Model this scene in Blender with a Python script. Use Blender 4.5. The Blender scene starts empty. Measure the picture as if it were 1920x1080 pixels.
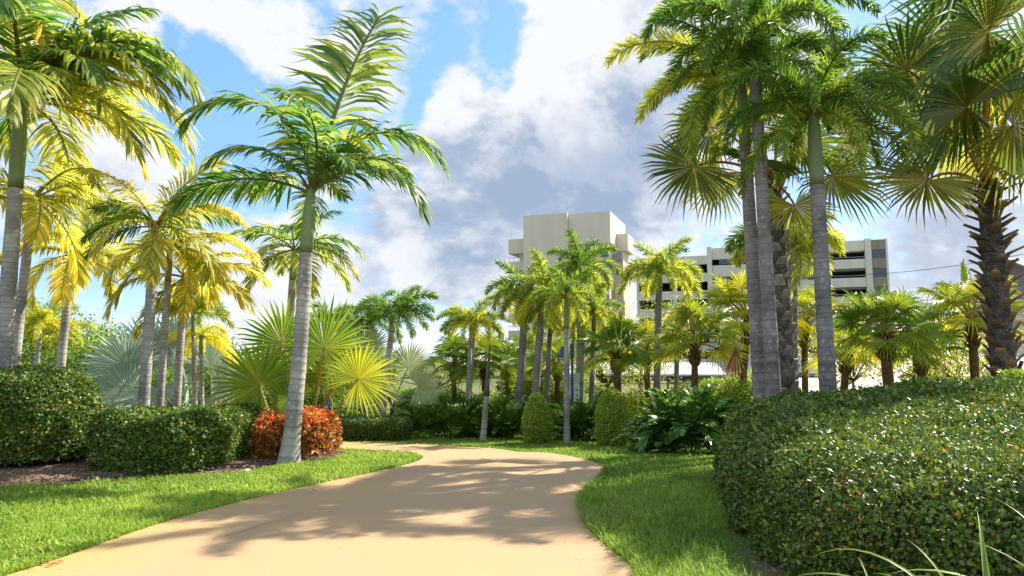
import bpy, math, random
import numpy as np
from math import sin, cos, pi, radians as R
rng = np.random.default_rng(7)
random.seed(7)
S = bpy.context.scene
COL = S.collection
# ------------------------------------------------------------------ camera
CAMH, FPX, HORIZ = 1.6, 1300.0, 680.0
PITCH = math.atan((HORIZ - 540) / FPX)
cd = bpy.data.cameras.new('camera'); cam = bpy.data.objects.new('camera', cd); COL.objects.link(cam)
cam.location = (0, 0, CAMH); cam.rotation_euler = (pi/2 + PITCH, 0, 0)
cd.sensor_width = 36; cd.lens = 36*FPX/1920; cd.clip_end = 2000; cd.clip_start = .05
S.camera = cam
# ------------------------------------------------------------------ light
SUN_AZ, SUN_EL = 56.0, 45.0            # azimuth to the right of the view direction (+Y)
sd = bpy.data.lights.new('sun', 'SUN'); sun = bpy.data.objects.new('sun', sd); COL.objects.link(sun)
sd.energy = 3.7; sd.angle = R(.55); sd.color = (1, .93, .82)
sun.rotation_euler = (R(90 - SUN_EL), 0, R(180 - SUN_AZ) )
S.view_settings.view_transform = 'Standard'; S.view_settings.look = 'None'
S.view_settings.exposure = 1.42; S.view_settings.gamma = 1
S.render.resolution_x, S.render.resolution_y = 1024, 576
S.render.engine = 'CYCLES'
S.cycles.max_bounces = 7; S.cycles.transparent_max_bounces = 4; S.cycles.diffuse_bounces = 3
S.cycles.transmission_bounces = 4; S.cycles.caustics_reflective = False; S.cycles.caustics_refractive = False
S.cycles.use_denoising = True; S.cycles.sample_clamp_indirect = 6

def pray(px, py):
    x, y = (px - 960)/FPX, (540 - py)/FPX
    return np.array([x, cos(PITCH) - y*sin(PITCH), sin(PITCH) + y*cos(PITCH)])
def pt(px, py, Y):
    d = pray(px, py); t = Y/d[1]
    return np.array([d[0]*t, Y, CAMH + d[2]*t])
def sst(a, b, x):
    t = np.clip((x - a)/(b - a), 0, 1); return t*t*(3 - 2*t)
def g(y):                                # the ground falls gently away beyond the bend
    y = np.asarray(y, float); t = np.clip(y - 11.5, 0, None)
    return -.9*(1 - np.exp(-t/9.0))*sst(0, 3, t)
def at(px, py):
    d = pray(px, py); lo, hi = 1., 70.
    for _ in range(50):
        m = (lo + hi)/2
        if CAMH + d[2]/d[1]*m > g(m): lo = m
        else: hi = m
    return np.array([d[0]/d[1]*lo, lo, float(g(lo))])

# ------------------------------------------------------------------ node helpers
def nn(nt, t, **k):
    n = nt.nodes.new(t)
    for a, b in k.items(): setattr(n, a, b)
    return n
def setin(nt, n, **k):
    for a, b in k.items():
        s = n.inputs[int(a[1:])] if a[0] == 'i' and a[1:].isdigit() else n.inputs[a.replace('_', ' ')]
        if hasattr(b, 'node'): nt.links.new(b, s)
        else:
            if isinstance(b, (tuple, list)) and len(b) == 3 and s.type == 'RGBA': b = (*b, 1)
            s.default_value = b
    return n
def mth(nt, op, a, b=0., c=0., cl=False):
    n = nn(nt, 'ShaderNodeMath', operation=op, use_clamp=cl)
    setin(nt, n, i0=a, i1=b, i2=c); return n.outputs[0]
def mixc(nt, f, a, b, bt='MIX'):
    n = nn(nt, 'ShaderNodeMix', data_type='RGBA', blend_type=bt)
    for i, v in ((0, f), (6, a), (7, b)): setin(nt, n, **{'i%d' % i: v})
    return n.outputs[2]
def mapr(nt, v, a, b, c=0., d=1., sm=True):
    n = nn(nt, 'ShaderNodeMapRange', interpolation_type='SMOOTHSTEP' if sm else 'LINEAR')
    setin(nt, n, i0=v, i1=a, i2=b, i3=c, i4=d); return n.outputs[0]
def noise(nt, vec, sc, det=4., rough=.55, dist=0.):
    n = nn(nt, 'ShaderNodeTexNoise')
    if vec is not None: nt.links.new(vec, n.inputs['Vector'])
    setin(nt, n, Scale=sc, Detail=det, Roughness=rough, Distortion=dist); return n
def coords(nt, sc=(1, 1, 1), loc=(0, 0, 0), out='Object'):
    c = nn(nt, 'ShaderNodeTexCoord'); m = nn(nt, 'ShaderNodeMapping')
    nt.links.new(c.outputs[out], m.inputs[0]); m.inputs['Scale'].default_value = sc; m.inputs['Location'].default_value = loc
    return m.outputs[0]

# ------------------------------------------------------------------ sky
W = bpy.data.worlds.new('World'); S.world = W; W.use_nodes = True
nt = W.node_tree; nt.nodes.clear()
out = nn(nt, 'ShaderNodeOutputWorld'); bg = nn(nt, 'ShaderNodeBackground')
SKYS = .1
bg.inputs[1].default_value = SKYS
sky = nn(nt, 'ShaderNodeTexSky', sky_type='NISHITA', sun_disc=False)
sky.sun_elevation = R(SUN_EL); sky.sun_rotation = R(SUN_AZ); sky.air_density = 1.0; sky.dust_density = .6; sky.ozone_density = 2.0
tc = nn(nt, 'ShaderNodeTexCoord'); dirv = tc.outputs['Generated']
wn = noise(nt, dirv, 5., 5., .6); wv = nn(nt, 'ShaderNodeVectorMath', operation='SUBTRACT'); nt.links.new(wn.outputs[1], wv.inputs[0]); wv.inputs[1].default_value = (.5, .5, .5)
ws = nn(nt, 'ShaderNodeVectorMath', operation='SCALE'); nt.links.new(wv.outputs[0], ws.inputs[0]); ws.inputs['Scale'].default_value = .28
wd = nn(nt, 'ShaderNodeVectorMath', operation='ADD'); nt.links.new(dirv, wd.inputs[0]); nt.links.new(ws.outputs[0], wd.inputs[1]); warped = wd.outputs[0]
def blob(px, py, rad, amp, sx=1.0):
    d = pray(px, py); d /= np.linalg.norm(d)
    v = nn(nt, 'ShaderNodeVectorMath', operation='SUBTRACT'); nt.links.new(warped, v.inputs[0]); v.inputs[1].default_value = d
    m = nn(nt, 'ShaderNodeVectorMath', operation='MULTIPLY'); nt.links.new(v.outputs[0], m.inputs[0]); m.inputs[1].default_value = (1/sx, 1, 1)
    l = nn(nt, 'ShaderNodeVectorMath', operation='LENGTH'); nt.links.new(m.outputs[0], l.inputs[0])
    return mapr(nt, l.outputs['Value'], 0., rad/FPX, amp, 0.)
def total(bl):
    a = bl[0]
    for b in bl[1:]: a = mth(nt, 'ADD', a, b)
    return a
def mapping(sc, loc=(0, 0, 0)):
    m = nn(nt, 'ShaderNodeMapping'); nt.links.new(dirv, m.inputs[0]); m.inputs['Scale'].default_value = sc; m.inputs['Location'].default_value = loc
    return m.outputs[0]
# where cloud is thicker (+) or opens to blue (-), by direction
dens_b = total([blob(1090, 330, 330, .2, 1.8), blob(1130, 80, 230, .2, 1.2), blob(700, 60, 260, .06, 1.6), blob(1000, 30, 100, -.05), blob(440, 265, 170, -.34, 1.2), blob(200, 120, 400, -.03, 1.2), blob(320, 150, 90, -.08, 1.5), blob(600, 160, 150, .03, 1.5), blob(250, 560, 120, -.1, 2.), blob(520, 130, 250, .02, 1.3),
                blob(965, 80, 105, -.22, 1.2), blob(890, 30, 80, .08, 1.), blob(560, 10, 90, -.14, 1.5), blob(700, 240, 120, -.04), blob(770, 170, 80, -.16, 1.4), blob(760, 320, 70, -.12, 1.3), blob(300, 220, 130, -.1, 1.3),
                blob(230, 620, 80, -.16, 1.6), blob(500, 590, 60, -.15, 1.5), blob(1330, 440, 80, -.12, 1.5), blob(870, 500, 200, .05), blob(1800, 420, 300, .08), blob(200, 500, 300, .05), blob(880, 170, 130, .1), blob(1420, 60, 220, .15)])
def fbm(off):
    a = noise(nt, mapping((1, 1, 1.5), off), 3.5, 10., .62, .2)
    return a.outputs[0]
d0 = mth(nt, 'ADD', fbm((0.3, .1, .2)), dens_b)
sdir = np.array([sin(R(SUN_AZ))*cos(R(SUN_EL)), cos(R(SUN_AZ))*cos(R(SUN_EL)), sin(R(SUN_EL))])
o = np.array([.3, .1, .2]) + sdir*np.array([1, 1, 1.5])*.05
d1 = mth(nt, 'ADD', fbm(tuple(o)), dens_b)
cov = mapr(nt, d0, .44, .575)
lit = mth(nt, 'SUBTRACT', d0, d1)
lit = mapr(nt, lit, -.09, .09)
dark_b = total([blob(1100, 330, 300, .62, 2.2), blob(900, 400, 280, .5, 1.8), blob(780, 560, 200, .3, 2.0), blob(1180, 270, 200, .3), blob(1280, 200, 200, .3, 1.3), blob(1000, 230, 120, .2), blob(1750, 440, 200, .45, 1.4), blob(1020, 170, 100, -.3), blob(1130, 100, 150, -.6), blob(890, 170, 110, -.3), blob(700, 640, 130, -.3, 2), blob(850, 330, 80, -.35), blob(250, 560, 200, .15, 1.5)])
thick = mapr(nt, d0, .55, .82)
sh = mth(nt, 'ADD', mth(nt, 'MULTIPLY', thick, .38), dark_b)
sh = mth(nt, 'ADD', sh, mth(nt, 'MULTIPLY', mth(nt, 'SUBTRACT', .5, lit), .85))
sh = mapr(nt, sh, -.1, 1.35)
ccol = mixc(nt, sh, (3.65, 3.7, 3.8), (1.4, 1.76, 2.4))
blue = mixc(nt, .55, sky.outputs[0], (.9, 2.2, 4.6))
skc = mixc(nt, mth(nt, 'MULTIPLY', cov, .97), blue, ccol)
sep = nn(nt, 'ShaderNodeSeparateXYZ'); nt.links.new(dirv, sep.inputs[0])
hz = mapr(nt, sep.outputs[2], -.02, .10, .45, 0.)
skc = mixc(nt, hz, skc, (6.2, 6.7, 7.3))
nt.links.new(skc, bg.inputs[0]); nt.links.new(bg.outputs[0], out.inputs[0])

# ------------------------------------------------------------------ mesh building
class MB:
    def __init__(s): s.V, s.T, s.F, s.M, s.n = [], [], [], [], 0
    def add(s, V, faces, tint=None, mi=0):
        V = np.asarray(V, float).reshape(-1, 3); k = len(V)
        if tint is None: tint = (.5, 0, 0)
        tint = np.asarray(tint, float)
        if tint.ndim == 1: tint = np.tile(tint, (k, 1))
        s.V.append(V); s.T.append(tint)
        for f in faces:
            f = np.asarray(f, int)
            if f.ndim == 1: f = f[None]
            s.F.append(f + s.n); s.M.append(np.full(len(f), mi))
        s.n += k
    def tube(s, P, rad, n=8, tint=None, mi=0, cap=True, sq=None):
        P = np.asarray(P, float); m = len(P); rad = np.broadcast_to(np.asarray(rad, float), (m,))
        T = np.gradient(P, axis=0); T /= np.linalg.norm(T, axis=1)[:, None] + 1e-9
        ref = np.array([0, 1., 0]) if abs(T[0][1]) < .8 else np.array([1., 0, 0])
        A = np.cross(T, ref); A /= np.linalg.norm(A, axis=1)[:, None] + 1e-9; B = np.cross(T, A)
        th = np.arange(n)*2*pi/n
        V = P[:, None] + rad[:, None, None]*(np.cos(th)[None, :, None]*A[:, None] + np.sin(th)[None, :, None]*B[:, None])
        i = np.arange(m - 1)[:, None]*n; j = np.arange(n)[None]; k = (j + 1) % n
        F = np.stack([i + j, i + k, i + n + k, i + n + j], -1).reshape(-1, 4)[:, ::-1]
        if tint is not None:
            tint = np.asarray(tint, float)
            if tint.ndim == 2: tint = np.repeat(tint, n, 0)
        s.add(V.reshape(-1, 3), [F] + ([np.arange(n)[None], (np.arange(n)[::-1] + (m - 1)*n)[None]] if cap else []), tint, mi)
    def box(s, lo, hi, tint=None, mi=0, M=None):
        (a, b, c), (d, e, f) = lo, hi
        V = np.array([[a, b, c], [d, b, c], [d, e, c], [a, e, c], [a, b, f], [d, b, f], [d, e, f], [a, e, f]], float)
        if M is not None: V = M(V)
        s.add(V, [np.array([[0, 3, 2, 1], [4, 5, 6, 7], [0, 1, 5, 4], [1, 2, 6, 5], [2, 3, 7, 6], [3, 0, 4, 7]])], tint, mi)
    def data(s, name, mats, smooth=False):
        me = bpy.data.meshes.new(name)
        V = np.concatenate(s.V); T = np.concatenate(s.T)
        me.vertices.add(len(V)); me.vertices.foreach_set('co', V.ravel())
        tot = np.concatenate([np.full(len(f), f.shape[1]) for f in s.F]); lp = np.concatenate([f.ravel() for f in s.F])
        me.loops.add(len(lp)); me.loops.foreach_set('vertex_index', lp.astype(np.int32))
        me.polygons.add(len(tot)); st = np.concatenate([[0], np.cumsum(tot)[:-1]])
        me.polygons.foreach_set('loop_start', st.astype(np.int32)); me.polygons.foreach_set('loop_total', tot.astype(np.int32))
        me.polygons.foreach_set('material_index', np.concatenate(s.M).astype(np.int32))
        me.polygons.foreach_set('use_smooth', np.full(len(tot), bool(smooth)))
        me.update(calc_edges=True)
        a = me.color_attributes.new('tint', 'FLOAT_COLOR', 'POINT')
        a.data.foreach_set('color', np.concatenate([T[:, :3], np.ones((len(T), 1))], 1).ravel())
        for m in (mats if isinstance(mats, (list, tuple)) else [mats]): me.materials.append(m)
        return me
def put(name, me, parent=None, loc=(0, 0, 0), rz=0., color=None, scale=1.):
    o = bpy.data.objects.new(name, me); COL.objects.link(o); o.location = loc; o.rotation_euler = (0, 0, rz)
    if scale != 1.: o.scale = (scale,)*3
    if parent: o.parent = parent
    o.color = (*(color or (0, 1, 0)), 1)
    return o
def tag(o, label, cat, group=None):
    o['label'] = label; o['category'] = cat
    if group: o['group'] = group
    return o
def thing(name, label, cat, loc, group=None, rz=0.):
    o = bpy.data.objects.new(name, None); COL.objects.link(o); o.location = loc; o.rotation_euler = (0, 0, rz)
    o.empty_display_size = .2
    return tag(o, label, cat, group)
def struct(name, me, kind='structure', **k):
    o = put(name, me, **k); o['kind'] = kind; return o

# ------------------------------------------------------------------ materials
def newmat(name):
    m = bpy.data.materials.new(name); m.use_nodes = True; nt = m.node_tree; nt.nodes.clear()
    return m, nt, nn(nt, 'ShaderNodeOutputMaterial')
def leafmat(name, green, yellow, brown=(.5, .25, .06), rough=.42, trans=.42, spec=.5, dark=None, tmul=1.35, ys=1.):
    """leaf with light passing through; object colour R = how yellow, G = how brown at the tips; tint R = leaf to leaf change"""
    m, nt, out = newmat(name)
    a = nn(nt, 'ShaderNodeAttribute', attribute_name='tint'); sp = nn(nt, 'ShaderNodeSeparateColor'); nt.links.new(a.outputs[0], sp.inputs[0])
    oi = nn(nt, 'ShaderNodeObjectInfo'); so = nn(nt, 'ShaderNodeSeparateColor'); nt.links.new(oi.outputs['Color'], so.inputs[0])
    y = mth(nt, 'ADD', mth(nt, 'MULTIPLY', so.outputs[0], ys), mth(nt, 'MULTIPLY', mth(nt, 'SUBTRACT', sp.outputs[0], .5), .7), cl=True)
    c = mixc(nt, y, green, yellow)
    v = mth(nt, 'MULTIPLY_ADD', sp.outputs[0], .5, .75)
    c = mixc(nt, 1., c, v, 'MULTIPLY')
    br = mth(nt, 'MULTIPLY', sp.outputs[1], so.outputs[1], cl=True)
    c = mixc(nt, br, c, brown)
    c = mixc(nt, sp.outputs[2], c, dark or (.22, .2, .05))
    p = nn(nt, 'ShaderNodeBsdfPrincipled'); setin(nt, p, Base_Color=c, Roughness=rough, Specular_IOR_Level=spec)
    t = nn(nt, 'ShaderNodeBsdfTranslucent'); tcol = mixc(nt, 1., c, (tmul, tmul*.97, tmul*.85), 'MULTIPLY'); nt.links.new(tcol, t.inputs[0])
    mx = nn(nt, 'ShaderNodeMixShader'); mx.inputs[0].default_value = trans
    nt.links.new(p.outputs[0], mx.inputs[1]); nt.links.new(t.outputs[0], mx.inputs[2]); nt.links.new(mx.outputs[0], out.inputs[0])
    return m
def surf(name, col, col2=None, scale=6., rough=.8, bump=0., bscale=30., spec=.3, stretch=(1, 1, 1), metal=0., c3=None, tintmix=False):
    m, nt, out = newmat(name)
    vec = coords(nt, stretch)
    n1 = noise(nt, vec, scale, 6., .6); f = mapr(nt, n1.outputs[0], .35, .65)
    c = mixc(nt, f, col, col2 or tuple(x*.75 for x in col))
    if c3 is not None:
        n2 = noise(nt, vec, scale*4.3, 4., .6); c = mixc(nt, mapr(nt, n2.outputs[0], .55, .68), c, c3)
    if tintmix:
        a = nn(nt, 'ShaderNodeAttribute', attribute_name='tint'); sp = nn(nt, 'ShaderNodeSeparateColor'); nt.links.new(a.outputs[0], sp.inputs[0])
        c = mixc(nt, sp.outputs[1], c, tintmix); c = mixc(nt, 1., c, mth(nt, 'MULTIPLY_ADD', sp.outputs[0], .6, .7), 'MULTIPLY')
    p = nn(nt, 'ShaderNodeBsdfPrincipled'); setin(nt, p, Base_Color=c, Roughness=rough, Specular_IOR_Level=spec, Metallic=metal)
    if bump:
        b = nn(nt, 'ShaderNodeBump'); b.inputs['Strength'].default_value = bump; b.inputs['Distance'].default_value = .02
        nb = noise(nt, vec, bscale, 5., .65); nt.links.new(nb.outputs[0], b.inputs['Height']); nt.links.new(b.outputs[0], p.inputs['Normal'])
    nt.links.new(p.outputs[0], out.inputs[0]); return m
M = {}
M['manila'] = leafmat('manila_leaf', (.075, .20, .035), (.88, .73, .12), tmul=1.8, trans=.55, ys=.92)
M['foxtail'] = leafmat('foxtail_leaf', (.085, .20, .02), (.82, .74, .08), brown=(.5, .3, .05), trans=.5, tmul=1.8)
M['fan'] = leafmat('fan_leaf', (.14, .30, .03), (.74, .66, .04), brown=(.42, .22, .05), rough=.4, trans=.4, spec=.5, dark=(.36, .24, .04))
M['borassus'] = leafmat('borassus_leaf', (.05, .135, .02), (.66, .6, .06), brown=(.5, .27, .08), rough=.36, trans=.44, dark=(.42, .2, .04), tmul=1.6)
M['silver'] = leafmat('silver_leaf', (.34, .45, .39), (.5, .56, .2), rough=.5, trans=.25, dark=(.3, .33, .2))
M['hedge'] = leafmat('hedge_leaf', (.10, .175, .02), (.42, .48, .08), brown=(.5, .27, .02), rough=.44, trans=.3, spec=.5)
M['hedge_dense'] = leafmat('small_hedge_leaf', (.088, .155, .016), (.44, .46, .05), brown=(.5, .28, .03), rough=.4, trans=.28, spec=.6)
M['lime'] = leafmat('lime_leaf', (.30, .42, .05), (.62, .66, .12), brown=(.3, .17, .05), rough=.4, trans=.4)
M['red'] = leafmat('red_leaf', (.36, .13, .035), (.9, .08, .05), brown=(.5, .36, .06), rough=.35, trans=.35, tmul=1.6)
M['fern'] = leafmat('fern_leaf', (.075, .19, .03), (.32, .46, .05), brown=(.4, .3, .03), rough=.34, trans=.28, spec=.45, dark=(.06, .1, .02))
M['tree'] = leafmat('tree_leaf', (.12, .24, .03), (.56, .62, .06), rough=.4, trans=.48)
M['ytree'] = leafmat('yellow_tree_leaf', (.26, .34, .03), (.62, .54, .04), rough=.4, trans=.45, tmul=1.5)
M['grass'] = leafmat('grass_blade', (.15, .30, .03), (.50, .58, .10), brown=(.4, .33, .14), rough=.5, trans=.45, spec=.3, tmul=1.4)
M['strap'] = leafmat('strap_leaf', (.09, .2, .02), (.38, .44, .04), brown=(.5, .3, .15), rough=.4, trans=.3, dark=(.38, .42, .07))
M['dry'] = leafmat('dry_leaf', (.45, .22, .08), (.5, .3, .14), rough=.7, trans=.3)
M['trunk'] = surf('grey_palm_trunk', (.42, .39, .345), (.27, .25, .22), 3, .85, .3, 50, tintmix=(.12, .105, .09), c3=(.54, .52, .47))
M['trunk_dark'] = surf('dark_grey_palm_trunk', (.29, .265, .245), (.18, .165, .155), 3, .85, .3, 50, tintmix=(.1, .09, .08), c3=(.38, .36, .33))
M['shaft'] = surf('palm_crownshaft', (.23, .29, .11), (.17, .22, .09), 3, .5, 0, tintmix=(.1, .07, .03), stretch=(1, 1, .3))
M['shaft_brown'] = surf('brown_palm_crownshaft', (.33, .2, .1), (.3, .24, .1), 3, .6, 0, tintmix=(.12, .07, .03), stretch=(1, 1, .3))
M['fibre'] = surf('brown_fibre_trunk', (.2, .11, .05), (.1, .055, .028), 8, .9, .6, 50, stretch=(1, 1, 2))
M['husk'] = surf('old_leaf_base', (.13, .11, .095), (.055, .047, .045), 7, .8, .4, 40, tintmix=(.42, .22, .09), c3=(.3, .28, .22))
M['husk_pale'] = surf('pale_old_leaf_base', (.36, .34, .28), (.2, .19, .17), 7, .8, .4, 40, tintmix=(.5, .45, .32), c3=(.12, .11, .1))
M['bark'] = surf('bark', (.17, .12, .085), (.09, .065, .045), 9, .9, .5, 40)
M['twig_and_core'] = surf('hedge_twig_and_core', (.06, .04, .025), (.025, .02, .012), 12, .95, .5, 40)  # for loose twigs, and for the dark filler core that stops light
M['cream'] = surf('cream_render', (.69, .60, .475), (.65, .56, .435), .5, .85, .1, 20, stretch=(1, 1, .12))
M['cream_light'] = surf('pale_render', (.70, .64, .53), (.62, .56, .46), .5, .85, stretch=(1, 1, .15))
M['band'] = surf('beige_band', (.42, .35, .27), (.4, .33, .25), .5, .85)
M['concrete'] = surf('grey_concrete', (.3, .29, .28), (.23, .22, .21), .6, .9)
M['glass'] = surf('dark_glass', (.05, .055, .06), (.035, .04, .045), 1, .12, spec=.8)
M['brownslat'] = surf('brown_slats', (.3, .26, .2), (.23, .2, .15), (2), .7)
M['white'] = surf('white_sheet_roof', (.62, .62, .62), (.5, .5, .51), .6, .5)
M['paleroof'] = surf('pale_roof', (.6, .53, .48), (.5, .44, .4), 1.2, .8)
M['darkroof'] = surf('dark_tile_roof', (.24, .21, .2), (.17, .15, .145), 3, .7)
M['steel'] = surf('grey_steel', (.32, .33, .35), (.25, .26, .28), 3, .45, metal=.6)
M['panel'] = surf('dark_blue_panel', (.03, .04, .07), (.02, .03, .05), 2, .3, spec=.6)
M['black'] = surf('black_paint', (.02, .02, .022), (.015, .015, .016), 5, .5)
M['lampblue'] = surf('slate_blue_paint', (.06, .1, .17), (.05, .085, .15), 5, .45)
M['signblue'] = surf('blue_sign_paint', (.01, .12, .55), (.01, .1, .5), 5, .4)
M['signwhite'] = surf('white_sign_paint', (.72, .76, .7), (.68, .72, .66), 5, .5)
M['signgrey'] = surf('sign_lettering', (.12, .14, .13), (.1, .12, .11), 5, .5)
M['brick'] = surf('terracotta', (.42, .2, .12), (.36, .17, .1), 2, .8)
M['rock'] = surf('pale_rock', (.5, .42, .32), (.36, .3, .22), 9, .9, .5, 30)
# ------------------------------------------------------------------ ground, path, lawn, beds
def sheet(name, mat, x0, x1, y0, y1, nx, ny, dz=0.):
    xs = np.linspace(x0, x1, nx); ys = y0 + (y1 - y0)*np.linspace(0, 1, ny)**3
    X, Y = np.meshgrid(xs, ys); V = np.stack([X, Y, g(Y) + dz], -1).reshape(-1, 3)
    i = np.arange(ny - 1)[:, None]*nx + np.arange(nx - 1)[None]; F = np.stack([i, i + 1, i + nx + 1, i + nx], -1).reshape(-1, 4)
    b = MB(); b.add(V, [F]); return b.data(name, mat, True)
M['soil'] = surf('lawn_soil', (.10, .15, .03), (.14, .12, .05), 1.3, .95, .3, 40, c3=(.07, .12, .02))
ground = struct('ground', sheet('ground', M['soil'], -700, 700, -12, 900, 40, 160))
def resample(P, n):
    P = np.asarray(P, float)
    for _ in range(3):                       # round off the traced corners
        Q = [P[0]]
        for a, b in zip(P[:-1], P[1:]): Q += [a*.75 + b*.25, a*.25 + b*.75]
        P = np.array(Q + [P[-1]])
    d = np.concatenate([[0], np.cumsum(np.linalg.norm(np.diff(P, axis=0), axis=1))])
    t = np.linspace(0, d[-1], n)
    return np.stack([np.interp(t, d, P[:, i]) for i in range(2)], 1)
inner = [(40, 1080), (150, 1040), (300, 985), (450, 945), (600, 910), (700, 890), (770, 873), (797, 862), (785, 854.5), (740, 849), (690, 845.5), (632, 843), (560, 841.5), (480, 840.5)]
outer = [(1195, 1080), (1150, 1040), (1105, 1005), (1083, 965), (1086, 930), (1108, 905), (1136, 886), (1122, 871), (1085, 861), (1030, 853), (950, 845), (880, 840), (800, 836), (700, 832.5), (632, 831), (480, 829)]
I2 = np.array([at(*p)[:2] for p in inner]); O2 = np.array([at(*p)[:2] for p in outer])
def extend(P, n=7.):                          # on towards and past the camera
    d = P[0] - P[1]; d /= np.linalg.norm(d); return np.concatenate([[P[0] + d*n], P])
I2 = np.concatenate([[(-4.9, -3), (-4.4, 3.6)], I2]); O2 = np.concatenate([[(.4, -3), (.85, 3.6)], O2])
EI, EO = resample(I2, 160), resample(O2, 160)
MC = 14
u = np.linspace(0, 1, MC)[None, :, None]
PP = EI[:, None]*(1 - u) + EO[:, None]*u
PV = np.concatenate([PP, (g(PP[..., 1]) + .03)[..., None]], -1)
i = np.arange(159)[:, None]*MC + np.arange(MC - 1)[None]
b = MB(); b.add(PV.reshape(-1, 3), [np.stack([i, i + MC, i + MC + 1, i + 1], -1).reshape(-1, 4)[:, ::-1]])
for E, fl in ((EI, 1), (EO, -1)):             # the slab's own edge
    V = np.concatenate([np.c_[E, g(E[:, 1]) + .03], np.c_[E, g(E[:, 1]) - .05]]); k = np.arange(159)
    F = np.stack([k, k + 1, k + 161, k + 160], -1); b.add(V, [F if fl > 0 else F[:, ::-1]], (.5, 1, 0))
m, nt, out = newmat('tan_path'); vec = coords(nt)
n1 = noise(nt, vec, .5, 5., .6); n2 = noise(nt, vec, 7., 6., .65); n3 = noise(nt, coords(nt, (1, .35, 1)), 2.2, 6., .62); n4 = noise(nt, vec, 160., 2., .6)
c = mixc(nt, mapr(nt, n1.outputs[0], .33, .66), (.49, .312, .15), (.455, .30, .166))
spx = nn(nt, 'ShaderNodeSeparateXYZ'); nt.links.new(vec, spx.inputs[0])
c = mixc(nt, mapr(nt, mth(nt, 'ADD', spx.outputs[0], mth(nt, 'MULTIPLY', n1.outputs[0], 1.5)), -3.4, -1.5, .85, 0.), c, (.54, .335, .1))
c = mixc(nt, mapr(nt, n3.outputs[0], .53, .74, 0., .6), c, (.42, .30, .19))
c = mixc(nt, mapr(nt, n2.outputs[0], .64, .76, 0., .35), c, (.68, .52, .34))
c = mixc(nt, mapr(nt, n4.outputs[0], .3, .7, 0., .16), c, (.33, .22, .12))
p = nn(nt, 'ShaderNodeBsdfPrincipled'); setin(nt, p, Base_Color=c, Roughness=.72, Specular_IOR_Level=.3)
bm = nn(nt, 'ShaderNodeBump'); bm.inputs['Strength'].default_value = .12; bm.inputs['Distance'].default_value = .004; nt.links.new(n4.outputs[0], bm.inputs['Height']); nt.links.new(bm.outputs[0], p.inputs['Normal'])
nt.links.new(p.outputs[0], out.inputs[0]); M['path'] = m
path = struct('path', b.data('path', M['path'], False))
PATHPOLY = np.concatenate([EI, EO[::-1]])
M['crack'] = surf('joint_dark', (.2, .13, .07), (.12, .08, .05), 30, .9)
jb = MB()                                      # fine joint across the slab
A, B = at(398, 1019), at(640, 946); n = 40; t = np.linspace(0, 1, n)[:, None]; J = A*(1 - t) + B*t; J[:, 2] = .034
w = .0022*(1 - .8*t) + .001*np.abs(np.sin(t*37))
nv = np.array([-(B - A)[1], (B - A)[0], 0]); nv /= np.linalg.norm(nv); J = J + nv*(.012*np.sin(t*23) + .008*np.sin(t*61))
k = np.arange(n - 1); jb.add(np.concatenate([J + nv*w, J - nv*w]), [np.stack([k, k + 1, k + 1 + n, k + n], -1)])
put('joint', jb.data('joint', M['crack']), path)

def inpoly(P, poly):
    x, y = P[:, 0], P[:, 1]; c = np.zeros(len(P), bool); j = len(poly) - 1
    for i in range(len(poly)):
        xi, yi = poly[i]; xj, yj = poly[j]
        if yi != yj: c ^= ((yi > y) != (yj > y)) & (x < (xj - xi)*(y - yi)/(yj - yi) + xi)
        j = i
    return c
def polydist(P, poly):
    poly = np.asarray(poly, float); d = np.full(len(P), 1e9); nx = np.zeros((len(P), 2))
    for i in range(len(poly)):
        a, b2 = poly[i], poly[(i + 1) % len(poly)]; e = b2 - a
        t = np.clip(((P - a) @ e)/(e @ e), 0, 1); q = a + t[:, None]*e; v = q - P; dd = np.linalg.norm(v, axis=1)
        m = dd < d; d[m] = dd[m]; nx[m] = v[m]/(dd[m][:, None] + 1e-9)
    return d, nx
def fn(P, s, seed=0.):                         # cheap smooth noise, -1..1
    x, y, z = P[:, 0]*s, P[:, 1]*s, (P[:, 2]*s if P.shape[1] > 2 else 0)
    return (np.sin(x*1.7 + 1.3*np.sin(y*1.1 + seed) + z) + np.sin(y*2.1 + 1.1*np.sin(z*1.9 + x*.7 + seed*2)) + np.sin(z*1.8 + 1.2*np.sin(x*1.3 - y*.6) + seed))/3
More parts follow.
